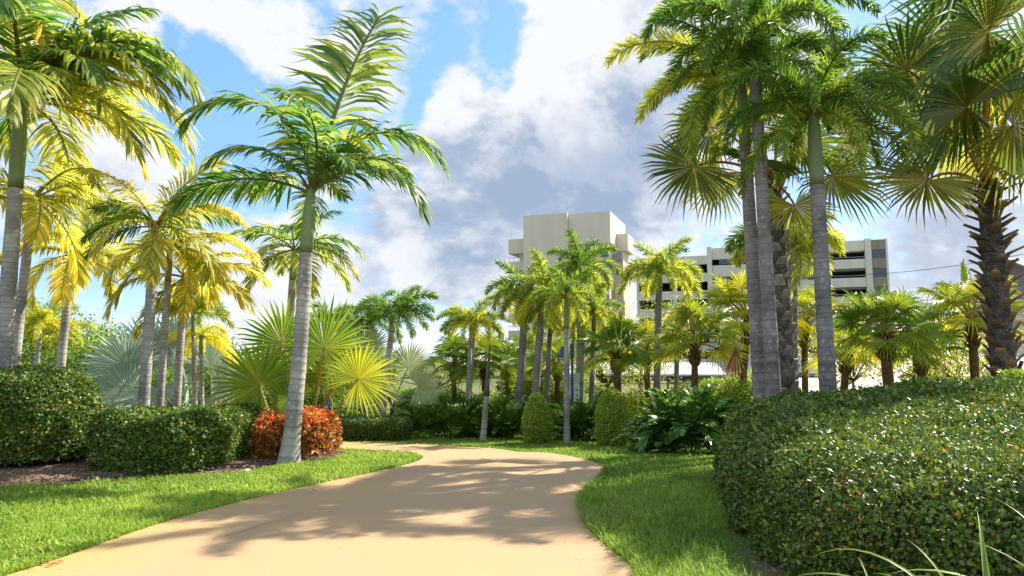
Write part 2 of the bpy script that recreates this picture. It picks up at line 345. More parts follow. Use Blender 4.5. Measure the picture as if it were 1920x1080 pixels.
# mulch beds under the hedges
M['mulch'] = surf('brown_mulch', (.2, .125, .08), (.12, .075, .05), 4, .95, .9, 45, c3=(.36, .25, .17))
def bed(pixels, far):
    P = [at(*q)[:2] for q in pixels] + far
    return np.array(P)
BED1 = bed([(-260, 935), (-40, 918), (120, 912), (230, 900), (330, 894), (420, 890), (465, 886), (520, 876), (570, 866), (620, 861), (655, 853), (640, 848), (600, 846)], [(-4.4, 13.2), (-9, 13), (-13, 12), (-13, 10)])
BED2 = np.array([(1.75, 4.2), (1.72, 5.4), (1.98, 6.6), (2.38, 8), (2.85, 9.4), (3.4, 10.6), (5, 12.6), (10, 12.6), (12, 8), (10, 2.5), (2.6, 2.8)])
bedmesh = []
for q, poly in enumerate((BED1, BED2)):
    c = poly.mean(0); ringn = 9; b = MB(); P = resample(np.concatenate([poly, poly[:1]]), 120)[:-1]; V = []
    for r_ in range(ringn):
        f = r_/(ringn - 1); Q = P*(1 - f) + (c + (P - c)*.02)*f
        z = g(Q[:, 1]) - .03 + .1*min(1, r_/2.) + .02*fn(Q, 6., q)
        V.append(np.c_[Q, z])
    k = len(P); i = np.arange(ringn - 1)[:, None]*k; j = np.arange(k)[None]; j2 = (j + 1) % k
    F = np.stack([i + j, i + j2, i + k + j2, i + k + j], -1).reshape(-1, 4)
    b.add(np.concatenate(V), [F]); struct('ground', b.data('mulch_bed', M['mulch'], True)).name = 'mulch_ground'
def scatter_quads(b, P, L, Wd, seed, up=.3, tint=None):
    r = np.random.default_rng(seed); n = len(P); a = r.uniform(0, 2*pi, n)
    d = np.stack([np.cos(a), np.sin(a), r.normal(0, up, n)], 1); d /= np.linalg.norm(d, axis=1)[:, None]
    s = np.cross(d, np.stack([r.normal(0, .4, n), r.normal(0, .4, n), np.ones(n)], 1)); s /= np.linalg.norm(s, axis=1)[:, None]
    L = L*r.uniform(.5, 1.3, n)[:, None]; Wd = Wd*r.uniform(.5, 1.3, n)[:, None]
    V = np.stack([P - d*L, P + s*Wd, P + d*L, P - s*Wd], 1).reshape(-1, 3)
    if tint is None: tint = np.stack([r.random(n), np.zeros(n), np.zeros(n)], 1)
    b.add(V, [np.arange(4*n).reshape(-1, 4)], np.repeat(tint, 4, 0))
M['chip'] = surf('wood_chips', (.3, .2, .13), (.15, .09, .06), 25, .9, tintmix=(.5, .4, .3))
b = MB(); r = np.random.default_rng(3)
for poly, n in ((BED1, 16000), (BED2, 6000)):
    lo, hi = poly.min(0), poly.max(0); P = r.uniform(lo, hi, (n*2, 2)); P = P[inpoly(P, poly)][:n]
    d, _ = polydist(P, poly); P3 = np.c_[P, g(P[:, 1]) + .06*np.clip(d/.25, 0, 1) + .015]
    scatter_quads(b, P3, .038, .011, 4)
struct('mulch_litter', b.data('mulch_litter', M['chip']), 'stuff')
# ------------------------------------------------------------------ plant generators
def nrm(v): return v/(np.linalg.norm(v, axis=-1, keepdims=True) + 1e-9)
def leaves(b, P, D, N, L, Wd, tint, fold=.25, six=True):
    """oval folded leaves: base P, pointing D, facing N"""
    D = nrm(D); Sd = nrm(np.cross(D, N)); N = np.cross(Sd, D); L = np.asarray(L)[:, None]; Wd = np.asarray(Wd)[:, None]; n = len(P)
    e = fold*Wd*N
    if six:
        V = np.stack([P, P + D*L*.35 + Sd*Wd + e, P + D*L*.78 + Sd*Wd*.8 + e, P + D*L, P + D*L*.78 - Sd*Wd*.8 + e, P + D*L*.35 - Sd*Wd + e], 1)
        k = np.arange(n)[:, None]*6; b.add(V.reshape(-1, 3), [k + np.array([0, 1, 2, 3]), k + np.array([0, 3, 4, 5])], np.repeat(tint, 6, 0))
    else:
        V = np.stack([P, P + D*L*.45 + Sd*Wd + e, P + D*L, P + D*L*.45 - Sd*Wd + e], 1)
        k = np.arange(n)[:, None]*4; b.add(V.reshape(-1, 3), [k + np.array([0, 1, 2]), k + np.array([0, 2, 3])], np.repeat(tint, 4, 0))
def leaftint(n, seed, yel=.04, brown=.012, spread=.3, P=None):
    r = np.random.default_rng(seed); t = np.clip(r.normal(.42, spread*.5, n), 0, 1)
    if P is not None: t = np.clip(t + .16*fn(P, 2.6, seed), 0, 1)
    m = r.random(n) < yel; t[m] = 1.
    br = np.where(r.random(n) < brown, 1., 0.)
    return np.stack([t, br, np.zeros(n)], 1)
FC = {}
def frond(kind, mat, L=2.4, e0=45, bend=100, ll=.55, n=44, w=.045, droop=.8, plume=0., seed=0, sway=.0, start=.1, lift=.3, rw=.02, a0=68, a1=32):
    key = (kind, L, e0, bend, ll, n, w, droop, plume, seed, start)
    if key in FC: return FC[key]
    r = np.random.default_rng(seed*131 + int(e0) + int(bend)); b = MB(); K = 22
    s = np.linspace(0, 1, K); ang = np.radians(e0 - bend*s**1.35)
    dx = np.cos(ang)*L/(K - 1); dz = np.sin(ang)*L/(K - 1)
    P = np.zeros((K, 3)); P[1:, 0] = np.cumsum((dx[1:] + dx[:-1])/2); P[1:, 2] = np.cumsum((dz[1:] + dz[:-1])/2)
    P[:, 1] = sway*L*s**2
    T = nrm(np.gradient(P, axis=0)); U = np.stack([-T[:, 2], 0*s, T[:, 0]], 1)
    b.tube(P, rw*(1 - .85*s) + .003, 5, np.stack([.5 + 0*s, 0*s, .85 - .5*s], 1))
    for sd in (-1, 1):
        for i_ in range(n):
            if r.random() < .03: continue
            t = start + (1 - start)*(i_ + .5 + r.uniform(-.25, .25))/n
            f = t*(K - 1); i0 = min(int(f), K - 2); q = f - i0
            p = P[i0]*(1 - q) + P[i0 + 1]*q; tt = nrm(T[i0]*(1 - q) + T[i0 + 1]*q); uu = nrm(U[i0]*(1 - q) + U[i0 + 1]*q)
            sv = np.array([0, sd, 0.])
            if plume:
                ph = r.normal(0, plume); sv = sv*cos(ph) + uu*sin(ph)
            a = R(a0 + (a1 - a0)*t + r.normal(0, 7))
            d = nrm(tt*cos(a) + sv*sin(a) + uu*lift*r.uniform(.4, 1.4))
            le = ll*(.45 + .55*sin(pi*min(1, .18 + .78*t))**.8)*r.uniform(.85, 1.12)*(1 if t < .9 else .75)
            dr = droop*r.uniform(.7, 1.35); pts = [p]; ds = [d]
            for k in range(3):
                d = nrm(d + np.array([0, 0, -1.])*dr*(.28, .42, .5)[k]); pts.append(pts[-1] + d*le/3); ds.append(d)
            V = []; tw = r.uniform(-.5, .5)
            for k, wk in ((0, .45), (1, 1.), (2, .8)):
                wd = nrm(tt - ds[k]*(tt @ ds[k])); nv2 = np.cross(wd, ds[k]); wd = wd*cos(tw) + nv2*sin(tw)
                V += [pts[k] - wd*w*.5*wk, pts[k] + wd*w*.5*wk]
            V.append(pts[3])
            tr = np.clip(r.normal(.5, .2), 0, 1); tb = r.random()**2*(.35 + .9*max(0, t - .45))
            tint = np.array([[tr, 0, .1]]*2 + [[tr, 0, 0]]*2 + [[tr, tb*.35, 0]]*2 + [[tr, tb*1.3, 0]])
            b.add(np.array(V), [np.array([[0, 1, 3, 2], [2, 3, 5, 4]]), np.array([[4, 5, 6]])], tint)
    FC[key] = b.data(kind, mat); return FC[key]
def fan_into(b, H, A, N, Rr, nseg=40, spread=150., split=.55, droop=.15, ridge=.035, seed=0, cup=.12, gap=0., tipb=1.):
    """fan blade: hastula H, axis A, facing N"""
    r = np.random.default_rng(seed); A = nrm(np.asarray(A, float)); N = np.asarray(N, float); N = nrm(N - A*(A @ N)); Bv = np.cross(N, A)
    dth = R(spread)*2/nseg
    for k in range(nseg):
        th = -R(spread) + dth*(k + .5) + r.normal(0, .012)
        rr = Rr*(.78 + .22*cos(th*.62))*r.uniform(.92, 1.06); h = dth*.5
        def P(rad, a, nz): 
            v = H + A*cos(th + a)*rad + Bv*sin(th + a)*rad + N*(nz + cup*rad*rad/Rr)
            return v
        sp = split*rr*r.uniform(.9, 1.08); o = r.normal(0, .03)*rr; tb = r.random()
        V = [H + N*0., P(sp, -h, 0), P(sp, 0, ridge*rr), P(sp, h, 0)]
        mr = sp + (rr - sp)*.55; hw = h*sp/mr*.6
        dz = np.array([0, 0, -1.])*droop*rr*r.uniform(.5, 1.6)
        V += [P(mr, -hw, o*.4) + dz*.28, P(mr, 0, ridge*rr*.7 + o*.4) + dz*.25, P(mr, hw, o*.4) + dz*.28, P(rr, r.normal(0, .03), o) + dz*r.uniform(.7, 1.3)]
        tr = np.clip(r.normal(.5, .13), 0, 1)
        tint = np.array([[tr, 0, .35]] + [[tr, 0, 0], [min(1, tr + .1), 0, .12], [tr, 0, 0]] + [[tr, .25*tb, 0]]*3 + [[tr, tipb*(.4 + tb*.6), 0]])
        b.add(np.array(V), [np.array([[0, 1, 2], [0, 2, 3]]), np.array([[1, 4, 5, 2], [2, 5, 6, 3]]), np.array([[4, 7, 5], [5, 7, 6]])], tint)
def petiole_into(b, C, H, r0=.022, sag=.15, tint=1.):
    C, H = np.asarray(C, float), np.asarray(H, float); t = np.linspace(0, 1, 9)[:, None]; L = np.linalg.norm(H - C)
    P = C*(1 - t) + H*t + np.array([0, 0, 1.])*L*sag*4*t*(1 - t)*.5
    b.tube(P, r0*(1 - .55*t[:, 0]), 6, (.5, 0, tint))
def fanleaf(kind, mat, e, Lp, Rr, eb, seed=0, **k):
    key = (kind, e, Lp, Rr, eb, seed)
    if key in FC: return FC[key]
    b = MB(); H = np.array([cos(R(e))*Lp, 0, sin(R(e))*Lp])
    petiole_into(b, (0, 0, 0), H, r0=.012 + .01*Rr); fan_into(b, H, (cos(R(eb)), 0, sin(R(eb))), (-sin(R(eb)), 0, cos(R(eb))), Rr, seed=seed, **k)
    FC[key] = b.data(kind, mat); return FC[key]
def trunk_mesh(P0, P1, r0, r1, flare=.25, ring=.11, mat='trunk', seed=0, bow=(0, 0), n=14):
    """ringed palm stem from P0 (local origin) to P1"""
    r = np.random.default_rng(seed); b = MB(); L = np.linalg.norm(P1 - P0); zs = [0.]; kinds = [0]
    s = 0.
    while s < L - .03:
        st = ring*r.uniform(.7, 1.3)*(1.25 - .6*s/L)
        if s + st > L: break
        for d_, k_ in ((st*.12, 0), (st*.5, 0), (st*.86, 0), (st*.92, 1), (st*.99, 1)): zs.append(s + d_); kinds.append(k_)
        s += st
    zs.append(L); kinds.append(0); zs = np.array(zs); t = zs/L; kinds = np.array(kinds)
    P = P0 + (P1 - P0)*t[:, None] + np.array([bow[0], bow[1], 0])*(4*t*(1 - t))[:, None]
    rad = r0 + (r1 - r0)*t + flare*r0*np.exp(-zs/(.9*r0 + .12)) + np.where(kinds == 1, .012*r0, 0) + .012*r0*np.sin(zs*9)
    tint = np.stack([np.clip(.5 + .25*np.sin(zs*5 + seed) + r.normal(0, .1, len(zs)), 0, 1), kinds*(.2 + .45*r.random(len(zs))), 0*zs], 1)
    b.tube(P, rad, n, tint); return b.data('trunk', M[mat], True)
def base_top(b_px, t_px, Y, dYtop=0.):
    A, T = pt(*b_px, Y), pt(*t_px, Y + dYtop); f = 1.
    gz = float(g(Y)); d = (T - A)/max(T[2] - A[2], .01); Bp = A + d*(gz - A[2]); Bp[2] = gz - .02
    return Bp, T
def crown_set(root, c, kind, mat, n, Lr, elev=(78, -25), yel=(0, .3), brn=.4, seed=0, az0=0., pars=None, explicit=(), bendr=(70, 115), part='frond', skip=None):
    r = np.random.default_rng(seed); pars = pars or {}
    for k in range(n):
        f = (k + .5)/n; az = az0 + k*137.5 + r.uniform(-12, 12)
        if skip and any(abs((az - a + 180) % 360 - 180) < h_ for a, h_ in skip): continue
        e = elev[0] + (elev[1] - elev[0])*f**.9; e = round(e/12)*12
        bend = round((bendr[0] + (bendr[1] - bendr[0])*(.5 + .5*cos(f*5 + seed)))/15)*15
        if e > 65: bend = min(bend, 60)
        me = frond(kind, M[mat], e0=e, bend=bend, seed=k % 2, **pars)
        y = yel[0] + (yel[1] - yel[0])*f + r.normal(0, .07)
        fo = put(part, me, root, c, R(az), (max(0, y), np.clip(brn*(f*1.4) + r.normal(0, .1), 0, 1), 0), scale=Lr*r.uniform(.86, 1.12)); fo.rotation_euler[0] = R(r.normal(0, 14))
    for ex in explicit:
        az, e, bend, L, y = ex[:5]; br = ex[5] if len(ex) > 5 else .3
        me = frond(kind, M[mat], e0=e, bend=bend, seed=int(az) % 7 + 3, **pars)
        fo = put(part, me, root, c, R(az), (y, br, 0), scale=L)
        fo.rotation_euler[0] = R(ex[6]) if len(ex) > 6 else R(r.normal(0, 9))
def feather_palm(label, b_px, t_px, Y, r0, r1, shaft=.6, name='palm_tree', group=None, mat='trunk', smat='shaft', ring=.11, flare=.25, bow=(0, 0), crown=None, dY=0., cat='palm tree', seed=0):
    Bp, T = base_top(b_px, t_px, Y, dY); root = thing(name, label, cat, Bp, group); Tl = T - Bp; L = np.linalg.norm(Tl); dv = Tl/L
    Q = Tl - dv*shaft
    put('trunk', trunk_mesh(np.zeros(3), Q, r0, r1, flare, ring, mat, seed, bow), root)
    t = np.linspace(0, 1, 9); bb = MB()
    bb.tube(Q + (Tl - Q + dv*.1)*t[:, None], r1*(1.0 + .12*np.sin(t*pi*.9) - .5*t**2.5), 12, np.stack([.5 + .2*t, np.where(t < .06, .6, .0) + .45*np.clip(t - .75, 0, 1)*2, 0*t], 1))
    put('crownshaft', bb.data('crownshaft', M[smat], True), root)
    if crown: crown_set(root, Tl, **crown)
    return root, Tl
# ------------------------------------------------------------------ buildings
def block_set(root, name, boxes, mat, tint=None):
    b = MB()
    for lo, hi in boxes: b.box(lo, hi)
    return put(name, b.data(name, M[mat]), root)
tw = thing('tower_building', 'tall cream rendered tower block with windowless upper walls behind the foxtail palms', 'building', (17.8, 123.7, -1), None, R(-20.5))
block_set(tw, 'wall', [((-16.4, -.9, 0), (-7.9, 14, 30.1)), ((-7.88, 0, 24.2), (0, 14, 30.0)), ((-7.88, 1.3, 0), (-.6, 13.9, 24.18)), ((.02, 5, 23.4), (2.2, 11, 26.6)), ((-.58, 5.2, 0), (1.2, 11, 23.38)), ((-18.2, 2, 0), (-16.42, 10, 25.9))], 'cream')
block_set(tw, 'balcony', [((-20.2, 1.2, z), (-16.45, 9, z + 1.75)) for z in (.3, 3.6, 6.9, 10.2, 13.5, 16.8, 20.1)] + [((-20.2, 1.2, 23.4), (-16.45, 9, 26.2))], 'cream')
for z in (7.4, 10.7, 14.0): block_set(tw, 'band', [((-16.38, -.94, z), (-7.92, -.905, z + .8)), ((-7.85, 1.25, z), (-.65, 1.29, z + .8))], 'band')
for z in (4.2, 10.8, 17.4, 21.8):
    for x in (-6.8, -4.4, -2.2): f = block_set(tw, 'window', [((x, 1.2, z), (x + 1.5, 1.28, z + 1.5))], 'glass')
block_set(tw, 'railing', [((-20.2, 1.25, z + 2.5), (-16.5, 1.32, z + 2.58)) for z in (.3, 3.6, 6.9, 10.2, 13.5, 16.8, 20.1)] + [((x, 1.27, z + 1.7), (x + .06, 1.31, z + 2.5)) for z in (.3, 3.6, 6.9, 10.2, 13.5, 16.8, 20.1) for x in np.arange(-20.1, -16.5, .9)], 'steel')
ac = block_set(tw, 'air_conditioner', [((.3, 4.1, 21.6), (1.2, 5.1, 23.0))], 'steel')
block_set(tw, 'aerial', [((-8.4, 1, 30.1), (-8.36, 1.04, 33.2)), ((-.8, 1, 30.0), (-.76, 1.04, 32.4)), ((-20, 2, 26.2), (-19.96, 2.04, 28.8)), ((-17.3, 3, 25.9), (-17.1, 3.2, 27))], 'steel')
tp = block_set(tw, 'fin', [((-8.0, -1.1, 24), (-7.8, -.88, 30.2))], 'cream_light')

gr = thing('parking_garage', 'wide pale parking garage with dark open decks in horizontal strips', 'building', (57.6, 105.2, -1), None, R(-18.5))
ztops = [21.5 - 2.9*k for k in range(8)]
sp_, sl_, pier, win = [], [], [], []
for k, z in enumerate(ztops):                    # spandrels and floors
    sp_.append(((-8.6, 0, z - 1.45), (-3.1, .3, z))); sp_.append(((-25.9, .5, z - 1.9), (-9.4, .8, z)) if k else ((-25.9, .5, z - 1.9), (-9.4, .8, z)))
    sp_.append(((-38, .2, z - 1.45 - 1.2), (-26.7, .5, z - 1.2)))
    sl_.append(((-38, .52, z - 1.75), (-.2, 16, z - 1.46))) 
    for x in (-24.8, -18.2, -12.2): win.append(((x, .55, z - 2.75), (x + 4.2, .75, z - 1.93)))
block_set(gr, 'spandrel', sp_, 'cream_light'); block_set(gr, 'deck', sl_, 'concrete')
block_set(gr, 'pier', [((-9.4, -.15, 0), (-8.62, .9, 21.7)), ((-3.08, -.12, 0), (-2.2, .9, 21.7)), ((-26.7, .1, 0), (-25.92, .9, 21.7)), ((-32.4, .15, 0), (-31.7, .9, 20.3)), ((-38.4, .15, 0), (-38.02, 16, 20.3))] +
          [((x, .6, z - 2.9), (x + (2.6 if x < -12 else 2.8), .78, z - 1.92)) for z in ztops for x in (-20.6, -14.0)] + [((-.2, .1, 0), (.1, 16, 21.6))], 'cream_light')
block_set(gr, 'back_wall', [((-38, 15.5, 0), (0, 16.1, 20))], 'concrete')
block_set(gr, 'strip_window', win, 'glass')
for z in ztops: block_set(gr, 'slat_screen', [((-2.18, .05, z - 1.5), (-.22, .3, z))], 'brownslat')
for z in ztops: block_set(gr, 'corner_window', [((-2.18, .12, z - 2.86), (-.22, .25, z - 1.52))], 'glass')
for z in ztops: block_set(gr, 'rail', [((-8.6, .1, z - 2.62), (-3.1, .16, z - 2.54))], 'steel')

# sheds, carports and houses between the garden and the garage
def gable(root, w, d, h, rise, over=.3, mat='paleroof', wmat='cream_light'):
    block_set(root, 'wall', [((-w/2, -d/2, 0), (w/2, d/2, h))], wmat)
    b = MB(); a = w/2 + over; c = d/2 + over; t = .12
    for s_ in (-1, 1):
        V = np.array([[-a, s_*c, h - .1], [a, s_*c, h - .1], [a, 0, h + rise], [-a, 0, h + rise]]); V = np.concatenate([V, V + [0, 0, t]])
        b.add(V, [np.array([[0, 1, 2, 3], [7, 6, 5, 4], [0, 4, 5, 1], [1, 5, 6, 2], [2, 6, 7, 3], [3, 7, 4, 0]])])
    b.add([[-w/2 + .02, -d/2, h], [-w/2 + .02, d/2, h], [-w/2 + .02, 0, h + rise]], [np.array([[0, 2, 1]])]); b.add([[w/2 - .02, -d/2, h], [w/2 - .02, d/2, h], [w/2 - .02, 0, h + rise]], [np.array([[0, 1, 2]])])
    put('roof', b.data('roof', M[mat]), root)
def carport(label, x, Y, w, d, h0, h1, rz, mat, nb):
    o = thing('carport', label, 'carport', (x, Y, float(g(Y))), 'carports beyond the garden', R(rz)); b = MB()
    def rf(x0, x1, t0, t1):
        V = np.array([[x0, -d/2, h0 + t0], [x1, -d/2, h0 + t0], [x1, d/2, h1 + t0], [x0, d/2, h1 + t0], [x0, -d/2, h0 + t1], [x1, -d/2, h0 + t1], [x1, d/2, h1 + t1], [x0, d/2, h1 + t1]])
        b.add(V, [np.array([[0, 3, 2, 1], [4, 5, 6, 7], [0, 1, 5, 4], [1, 2, 6, 5], [2, 3, 7, 6], [3, 0, 4, 7]])])
    for k in range(nb): rf(-w/2 + w*k/nb + .015, -w/2 + w*(k + 1)/nb - .015, .3, .36)
    put('roof', b.data('roof', M[mat]), o); b = MB()
    for k in range(nb + 1):
        x0 = -w/2 + w*k/nb
        b.tube([(x0, -d/2, h0 + .26), (x0, d/2, h1 + .26)], .035, 5); b.tube([(x0, -d/2, h0 - .1), (x0, d/2, h1 - .15)], .03, 5)
        q = 8
        for j in range(q):
            y0, y1 = -d/2 + d*j/q, -d/2 + d*(j + 1)/q; z0, z1 = h0 + (h1 - h0)*j/q, h0 + (h1 - h0)*(j + 1)/q
            b.tube([(x0, y0, z0 + (.26 if j % 2 else -.1)), (x0, y1, z1 + (-.1 if j % 2 else .26))], .022, 4)
    for j in range(5):
        y0 = -d/2 + d*j/4; z0 = h0 + (h1 - h0)*j/4; b.tube([(-w/2, y0, z0 + .27), (w/2, y0, z0 + .27)], .03, 4); b.tube([(-w/2, y0, z0 - .12), (w/2, y0, z0 - .12)], .03, 4)
    put('truss', b.data('truss', M['steel']), o); b = MB()
    for k in range(0, nb + 1, 3):
        x0 = -w/2 + w*k/nb
        for s_ in (-1, 1): b.tube([(x0, s_*d*.42, 0), (x0, s_*d*.42, (h0 if s_ < 0 else h1))], .06, 6)
    put('post', b.data('post', M['steel']), o)
carport('long white sloping carport roof behind the foxtail palms', 7.0, 38, 8.5, 3.6, 1.5, 2.1, -8, 'white', 12)
carport('dark panelled carport on grey trusses seen between palm trunks', 13.3, 41, 9, 6, 1.5, 2.35, -4, 'panel', 10)
carport('pale carport with open truss edge left of the thick ringed trunks', 17.5, 48, 9, 5, 1.4, 2.2, -8, 'paleroof', 10)
o = thing('shed', 'low white shed roof behind the third ringed trunk', 'shed', (15.8, 31, float(g(31))), None, R(-12)); gable(o, 6, 4, 1.0, .6, mat='paleroof', wmat='concrete')
o = thing('shed', 'long tan roofed shed behind the fan palm with the fibre collar', 'shed', (24, 42, float(g(42))), None, R(-6)); gable(o, 12, 6, 1.6, 1.0, mat='paleroof', wmat='concrete')
o = thing('shed', 'tan tiled shed roof left of the rough dark trunk', 'shed', (25.5, 36, float(g(36))), None, R(4)); gable(o, 8, 5, 1.5, 1.1, mat='paleroof', wmat='brownslat')
o = thing('house', 'white house with dark tiled roof behind the rough dark trunk', 'house', (52.5, 66, float(g(60))), None, R(28)); gable(o, 18, 11, 5.9, 3.2, 1., 'darkroof', 'cream_light')
for x, z in ((-6.5, 1.4), (-3, 1.4), (1, 1.4), (5, 1.4), (-6.5, 4.1), (-3, 4.1), (1, 4.1), (5, 4.1)):
    w_ = block_set(o, 'window', [((x, -5.56, z), (x + 1.2, -5.52, z + 1.3))], 'glass'); block_set(w_, 'frame', [((x - .1, -5.6, z - .1), (x + 1.3, -5.57, z)), ((x - .1, -5.6, z + 1.3), (x + 1.3, -5.57, z + 1.4)), ((x - .1, -5.6, z), (x, -5.57, z + 1.3)), ((x + 1.2, -5.6, z), (x + 1.3, -5.57, z + 1.3))], 'white')
o = thing('house', 'dark gabled roof peeking out at the right edge of the photo', 'house', (33.5, 42.5, float(g(42))), None, R(20)); gable(o, 7, 7, 6.2, 2.4, .8, 'darkroof', 'cream')
o = thing('house', 'small terracotta and white house between the two fan palms', 'house', (33.4, 60, -.9), None, R(-14)); gable(o, 3.4, 5, 3.8, 1.0, .3, 'brick', 'white')
block_set(o, 'window', [((-.6, -2.56, 2.0), (.6, -2.52, 3.0))], 'glass'); block_set(o, 'door', [((.7, -2.56, 0), (1.5, -2.52, 1.9))], 'brick')
# boundary fence of black pickets
fo = thing('picket_fence', 'black metal picket fence on a low kerb behind the shrubs', 'fence', (6.6, 25.5, float(g(25.5))))
b = MB(); b.box((-9, -.02, .82), (17, .02, .86)); b.box((-9, -.02, .12), (17, .02, .16)); put('rail', b.data('rail', M['black']), fo)
b = MB()
for x in np.arange(-9, 17, .13): b.box((x, -.045, .05), (x + .025, -.022, .92))
put('picket', b.data('picket', M['black']), fo); b = MB(); b.box((-9, -.1, -.2), (17, .1, .048)); put('kerb', b.data('kerb', M['concrete']), fo)
fo = thing('railing_fence', 'pale railing fence in front of the sheds at right', 'fence', (20.5, 27, float(g(27))), None, R(6))
b = MB(); b.box((-5, -.02, 1.0), (5, .02, 1.05)); b.box((-5, -.02, .3), (5, .02, .35)); put('rail', b.data('rail', M['steel']), fo); b = MB()
for x in np.arange(-5, 5, .15): b.box((x, -.05, 0), (x + .03, -.023, 1.1))
put('picket', b.data('picket', M['steel']), fo)
# overhead cables
for q, (a, c_) in enumerate((((1500, 518), (1960, 468)), ((1600, 566), (1960, 525)), ((1600, 577), (1960, 541)))):
    A, B = pt(*a, 62), pt(*c_, 55); t = np.linspace(0, 1, 14)[:, None]; P = A*(1 - t) + B*t; P[:, 2] -= (.6*4*t*(1 - t))[:, 0]
    bb = MB(); bb.tube(P, .022, 4); tag(put('power_cable', bb.data('power_cable', M['black'])), ('thin overhead cable sagging across the sky, highest of the three', 'middle overhead cable above the house roof', 'lowest overhead cable just above the house roof')[q], 'cable', 'overhead cables')
# street lamp, signs
P = at(1073, 822); Y = 20.2; Bp = pt(1073, 800, Y); Bp[2] = g(Y)
o = thing('street_lamp', 'slate blue street lamp with a bell shade hanging from its arm', 'street lamp', Bp)
top = pt(1073, 646, Y) - Bp; b = MB(); b.tube([(0, 0, 0), (0, 0, .5), tuple(top)], [.07, .045, .035], 8); b.tube([top - [0, 0, .35], top + [0, 0, .02]], .06, 8); put('pole', b.data('pole', M['lampblue']), o)
b = MB(); b.tube([top, top + [.03, 0, .12], top + [.09, 0, .22]], [.03, .028, .024], 6); put('bracket', b.data('bracket', M['lampblue']), o)
arm = pt(1054, 650.5, Y) - Bp; b = MB(); b.tube([(0, 0, arm[2]), tuple(arm + [-.03, 0, 0])], .016, 6); put('arm', b.data('arm', M['lampblue']), o)
q = arm; pr = [(0.0, .015), (-.03, .03), (-.09, .04), (-.16, .075), (-.24, .12), (-.30, .15), (-.305, .13)]
b = MB(); b.tube([q + [0, 0, z] for z, _ in pr], [r_ for _, r_ in pr], 14); put('lamp_shade', b.data('lamp_shade', M['lampblue'], True), o)
b = MB(); b.tube([q + [0, 0, z] for z in (-.306, -.34, -.36)], [.12, .1, .05], 12); put('lamp_glass', b.data('lamp_glass', M['signwhite'], True), o)
Y = 20.6; c0 = pt(1069, 700, Y); c1 = pt(1083.5, 747, Y); Bp = np.array([(c0[0] + c1[0])/2, Y, float(g(Y))])
o = thing('notice_board', 'white notice board with rows of text and four pictograms', 'sign', Bp); w_ = (c1[0] - c0[0])/2 + .05; zb, zt = c1[2] - Bp[2], c0[2] - Bp[2]
b = MB(); b.box((-w_, 0, zb), (w_, .03, zt)); put('board', b.data('board', M['signwhite']), o)
b = MB()
for f, wd in ((.9, .5), (.8, .75), (.7, .8), (.6, .85)):
    z = zb + (zt - zb)*f
    for x in np.arange(-w_*wd, w_*wd, .03): b.box((x, -.006, z), (x + .02, -.002, z + .018))
put('text_line', b.data('text_line', M['signgrey']), o); b = MB()
for sx in (-.55, .3):
    for f in (.3, .08):
        z = zb + (zt - zb)*f; x = sx*w_
        b.box((x, -.006, z), (x + .07, -.002, z + .02)); b.box((x + .02, -.006, z + .02), (x + .045, -.002, z + .06)); b.box((x + .025, -.006, z + .065), (x + .045, -.002, z + .085))
put('pictogram', b.data('pictogram', M['signgrey']), o); b = MB(); b.tube([(-w_*.7, .05, 0), (-w_*.7, .05, zt)], .02, 6); b.tube([(w_*.7, .05, 0), (w_*.7, .05, zt)], .02, 6); put('post', b.data('post', M['steel']), o)
Y = 19.; c0 = pt(607.5, 754, Y); c1 = pt(614.5, 777, Y); Bp = np.array([c0[0], Y, float(g(Y))])
o = thing('blue_sign', 'small blue sign on a post behind the red hedge', 'sign', Bp); w_ = c1[0] - c0[0] + .03; zb, zt = c1[2] - Bp[2], c0[2] - Bp[2]
b = MB(); b.box((-.02, 0, zb), (w_, .03, zt)); put('board', b.data('board', M['signblue']), o)
b = MB(); b.box((.02, -.006, zb + .2), (w_ - .03, -.002, zb + .215)); b.box((.03, -.006, zb + .17), (w_ - .03, -.002, zb + .185)); b.box((.05, -.006, zb + .07), (w_ - .03, -.002, zb + .12)); put('text_line', b.data('text_line', M['signwhite']), o)
b = MB(); b.tube([(w_ + .03, .05, 0), (w_ + .03, .05, zt + .05)], .04, 8); put('post', b.data('post', M['fibre']), o)

